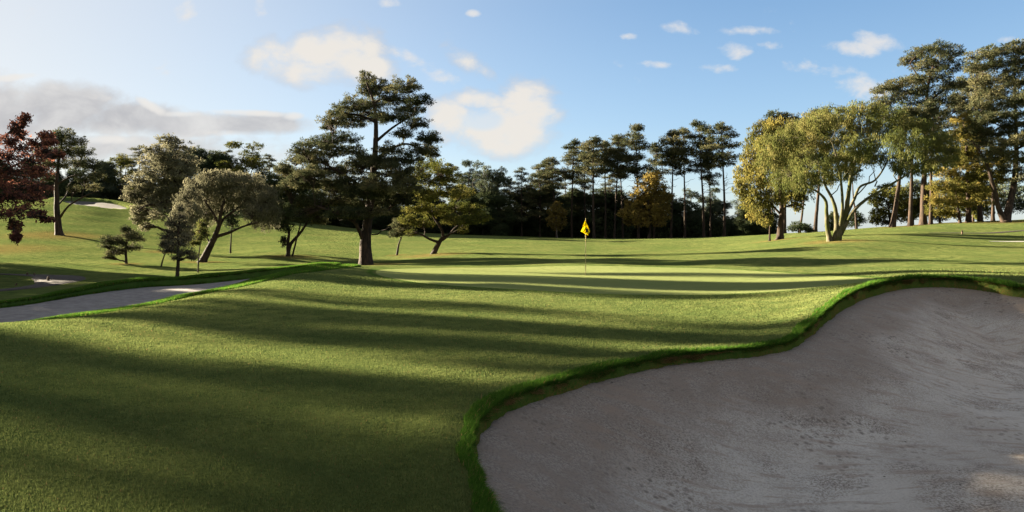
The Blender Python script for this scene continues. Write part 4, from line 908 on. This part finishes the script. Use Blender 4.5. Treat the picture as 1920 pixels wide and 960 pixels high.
LEFT = [('dense',0,60,130,300,1.4,'evergreen','dark evergreen on the ridge behind the red tree','dark'),
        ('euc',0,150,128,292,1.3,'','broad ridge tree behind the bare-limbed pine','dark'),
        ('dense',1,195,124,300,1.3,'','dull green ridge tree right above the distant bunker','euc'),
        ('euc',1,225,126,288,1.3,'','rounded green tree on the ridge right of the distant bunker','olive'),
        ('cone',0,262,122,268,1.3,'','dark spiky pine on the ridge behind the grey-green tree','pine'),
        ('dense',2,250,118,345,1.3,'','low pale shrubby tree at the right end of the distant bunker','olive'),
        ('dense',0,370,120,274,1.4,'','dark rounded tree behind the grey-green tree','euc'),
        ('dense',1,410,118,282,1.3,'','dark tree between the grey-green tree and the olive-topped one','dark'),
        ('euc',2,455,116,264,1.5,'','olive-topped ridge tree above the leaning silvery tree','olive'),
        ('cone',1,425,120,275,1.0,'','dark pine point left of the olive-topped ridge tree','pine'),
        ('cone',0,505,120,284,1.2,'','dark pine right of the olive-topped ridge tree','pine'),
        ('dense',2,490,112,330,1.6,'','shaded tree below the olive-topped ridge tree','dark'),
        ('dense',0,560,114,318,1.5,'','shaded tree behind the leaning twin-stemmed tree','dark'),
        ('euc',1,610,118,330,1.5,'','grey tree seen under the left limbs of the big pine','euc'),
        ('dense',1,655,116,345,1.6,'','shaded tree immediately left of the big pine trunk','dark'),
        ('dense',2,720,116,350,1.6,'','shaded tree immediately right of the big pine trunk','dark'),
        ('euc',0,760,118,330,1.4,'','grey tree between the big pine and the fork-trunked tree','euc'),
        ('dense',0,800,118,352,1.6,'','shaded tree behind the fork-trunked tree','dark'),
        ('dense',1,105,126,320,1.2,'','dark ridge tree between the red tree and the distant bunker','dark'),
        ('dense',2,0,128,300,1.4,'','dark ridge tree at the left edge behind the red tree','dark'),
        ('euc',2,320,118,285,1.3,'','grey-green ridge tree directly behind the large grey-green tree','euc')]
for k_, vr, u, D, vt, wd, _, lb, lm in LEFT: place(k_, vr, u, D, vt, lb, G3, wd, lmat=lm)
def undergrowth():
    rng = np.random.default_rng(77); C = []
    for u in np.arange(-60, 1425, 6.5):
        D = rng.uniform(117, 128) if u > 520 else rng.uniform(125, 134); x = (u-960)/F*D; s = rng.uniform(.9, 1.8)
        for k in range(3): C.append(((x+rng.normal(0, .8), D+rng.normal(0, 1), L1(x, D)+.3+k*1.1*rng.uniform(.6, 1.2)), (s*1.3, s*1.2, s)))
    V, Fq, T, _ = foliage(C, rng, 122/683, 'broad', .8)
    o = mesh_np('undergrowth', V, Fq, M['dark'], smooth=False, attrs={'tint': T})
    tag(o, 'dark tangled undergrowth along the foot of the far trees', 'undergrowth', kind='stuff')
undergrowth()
# trees standing left of the camera's view: they throw the long shadows over the near lawn
OFF = [(-1,0)]
def off(kind, var, t, p, H, lb='tree standing out of view to the left, shading the near lawn', wd=1.0):
    """t metres towards the sun, p = sideways position of its shadow line"""
    s_ = np.array([math.sin(SUN_AZ), math.cos(SUN_AZ)]); n_ = np.array([-s_[1]*-1, -s_[0]])
    n_ = np.array([math.cos(SUN_AZ), -math.sin(SUN_AZ)])
    xy = s_*t+n_*p
    pr = protos[(kind, var)]; r_ = pr.copy(); col.objects.link(r_)
    for ch in pr.children:
        c_ = ch.copy(); col.objects.link(c_); c_.parent = r_
    r_.name = NAMES[kind]; s = H/20.4; r_.location = (xy[0], xy[1], L1(*xy)-.05); r_.scale = (s*wd, s*wd, s); r_.rotation_euler = (0, 0, p*3)
    tag(r_, lb, 'tree', 'trees out of view to the left')
for a in (('dense',0,46,-2.9,19,.72),('euc',1,60,4.5,24,.30),('dense',2,60,1.1,22,.28),('tall',2,80,2.9,28,.2),('tall',0,60,8.3,23.6,.24),('tall',4,58,7.2,21.3,.34),('tall',2,66,8.1,25.6,.22),('tall',3,90,5.6,28,.3),('tall',2,76,17.6,25,.4),('tall',4,70,-.5,24,.8),
          ('tall',1,88,8.4,28,.2),('euc',1,74,10.2,21,.22),('tall',2,84,12.2,26,.32),
          ('dense',0,62,21.2,21,.34),('dense',1,75,19.9,22,.2),('tall',4,80,25.0,25,.3),
          ('dense',2,38,8.8,5.6,1.3),('dense',0,38,11.4,5.4,1.3),('dense',1,40,13.8,5.6,1.3),('dense',2,43,16.6,7.0,1.5)):
    off(a[0], a[1], a[2], a[3], a[4], wd=a[5])
for k_, p in protos.items():
    if k_ not in usedp:
        for ch in list(p.children): bpy.data.objects.remove(ch)
        bpy.data.objects.remove(p)

# ------------------------------------------------------------------ flagstick
def flagstick():
    x, y, z = W3(1098, 25.8); root = empty('flagstick', (x, y, z))
    tag(root, 'thin flagstick with a limp yellow flag standing on the green', 'golf flag')
    t = Tubes(); t.add([(0,0,-.1),(0,0,.7),(0,0,1.5),(.0,0,2.08),(0,0,2.16)], [.013,.013,.011,.010,.008], 10)
    m, tr, o = newmat('pole_paint'); g = N(tr, 'ShaderNodeTexCoord'); sp = N(tr, 'ShaderNodeSeparateXYZ'); tr.links.new(g.outputs['Object'], sp.inputs[0])
    cc = mixc(tr, M_(tr, 'GREATER_THAN', sp.outputs[2], 1.28), (.20,.17,.06), (.45,.36,.10))
    p = N(tr, 'ShaderNodeBsdfPrincipled'); tr.links.new(cc, p.inputs['Base Color']); p.inputs['Roughness'].default_value = .4; tr.links.new(p.outputs[0], o.inputs[0])
    t.build('pole', m, root)
    # limp flag: hoist along the pole, fly end sagging in folds
    s = 25.8/F; nu, nv = 22, 16
    A = np.array([1097,413]); Bq = np.array([1089.5,434]); Cq = np.array([1101.5,441]); Dq = np.array([1105.5,434.5])
    V = []
    for j in range(nv+1):
        for i in range(nu+1):
            a, b = i/nu, j/nv
            top = (1-a)*A+a*(Dq); bot = (1-a)*Bq+a*Cq; q = (1-b)*top+b*bot
            if j == 0: q = q+np.array([1.0*math.sin(a*3.14), 0])
            fold = .05*math.sin(a*11+b*2)*(.3+b)+.03*math.sin(b*7+a*4)
            V.append(((q[0]-1098)*s, -.03+fold-.02, ZC-(q[1]-HZ)*s-z))
    i = np.arange(nv)[:,None]*(nu+1)+np.arange(nu)[None]
    Fq = np.stack([i, i+1, i+nu+2, i+nu+1], -1).reshape(-1, 4)
    m, tr, o = newmat('yellow_cloth'); d = N(tr, 'ShaderNodeBsdfDiffuse'); d.inputs[0].default_value = (.85,.70,.01,1); tl = N(tr, 'ShaderNodeBsdfTranslucent'); tl.inputs[0].default_value = (.85,.68,.0,1)
    mx = N(tr, 'ShaderNodeMixShader'); mx.inputs[0].default_value = .5; tr.links.new(d.outputs[0], mx.inputs[1]); tr.links.new(tl.outputs[0], mx.inputs[2]); tr.links.new(mx.outputs[0], o.inputs[0])
    f = mesh_np('flag', V, Fq, m, root)
    so_ = f.modifiers.new('thick', 'SOLIDIFY'); so_.thickness = .004
    # dark round badge following the cloth
    V = np.array(V); g = V.reshape(nv+1, nu+1, 3); a = np.linspace(0, 6.283, 20, endpoint=False); Vb = []
    def samp(aa, bb):
        fi, fj = aa*nu, bb*nv; i0, j0 = min(int(fi), nu-1), min(int(fj), nv-1); fx, fy = fi-i0, fj-j0
        return (g[j0,i0]*(1-fx)+g[j0,i0+1]*fx)*(1-fy)+(g[j0+1,i0]*(1-fx)+g[j0+1,i0+1]*fx)*fy
    cen = None
    for rr in (.0, .5, 1.0):
        for q in a: 
            p_ = samp(.62+.24*rr*math.cos(q), .42+.26*rr*math.sin(q)); Vb.append((p_[0], p_[1]-.008, p_[2]))
    Fb = []
    for r_ in range(2):
        for k in range(20): Fb.append((r_*20+k, r_*20+(k+1) % 20, (r_+1)*20+(k+1) % 20, (r_+1)*20+k))
    m, tr, o = newmat('badge_print'); d = N(tr, 'ShaderNodeBsdfDiffuse'); g_ = N(tr, 'ShaderNodeTexCoord'); nn = noise(tr, g_.outputs['Object'], 14, 2)
    tr.links.new(mixc(tr, sstep(tr, nn.outputs[0], .56, .62), (.02,.02,.025), (.3,.3,.28)), d.inputs[0]); tr.links.new(d.outputs[0], o.inputs[0])
    mesh_np('badge', Vb, Fb, m, f)
    c2 = Tubes(); c2.add([(0,0,.012),(0,0,.005)], [.054,.054], 20)
flagstick()

# ------------------------------------------------------------------ small stumps and posts
def stump(u, D, h, r, tilt, label):
    x, y, z = W3(u, D); rng = np.random.default_rng(int(u)); root = empty('wooden_post', (x, y, z)); tag(root, label, 'post', None)
    t = Tubes(); n_ = 6; P = np.stack([np.linspace(0, tilt, n_), np.zeros(n_), np.linspace(-.08, h, n_)], -1)
    t.add(P, r*np.array([1.25,1.08,1,.97,1,.9]), 9); t.add([P[-1]-[0,0,.004], P[-1]+[0,0,r*.5]], [r*.9, r*.35], 9)
    t.build('post', M['wood'], root)
    c_ = Tubes(); c_.add([P[-1]+[0,0,r*.45], P[-1]+[0,0,r*.9]], [r*.4, r*.05], 7); c_.build('cap', M['wood'], root)
stump(90, 31.0, .20, .055, .02, 'dark short post at the bend of the gravel path, rightmost of four')
stump(52, 34.2, .14, .05, -.02, 'low stump on the far side of the grass tongue, left of a smaller one')
stump(64, 34.4, .10, .04, .01, 'smallest stump beside the far stretch of path')
stump(27, 29.0, .10, .03, .10, 'thin tilted peg on the grass tongue nearest the camera')
stump(1804, 59.5, .30, .07, .0, 'short wooden post on the right slope above the earthen ledge')
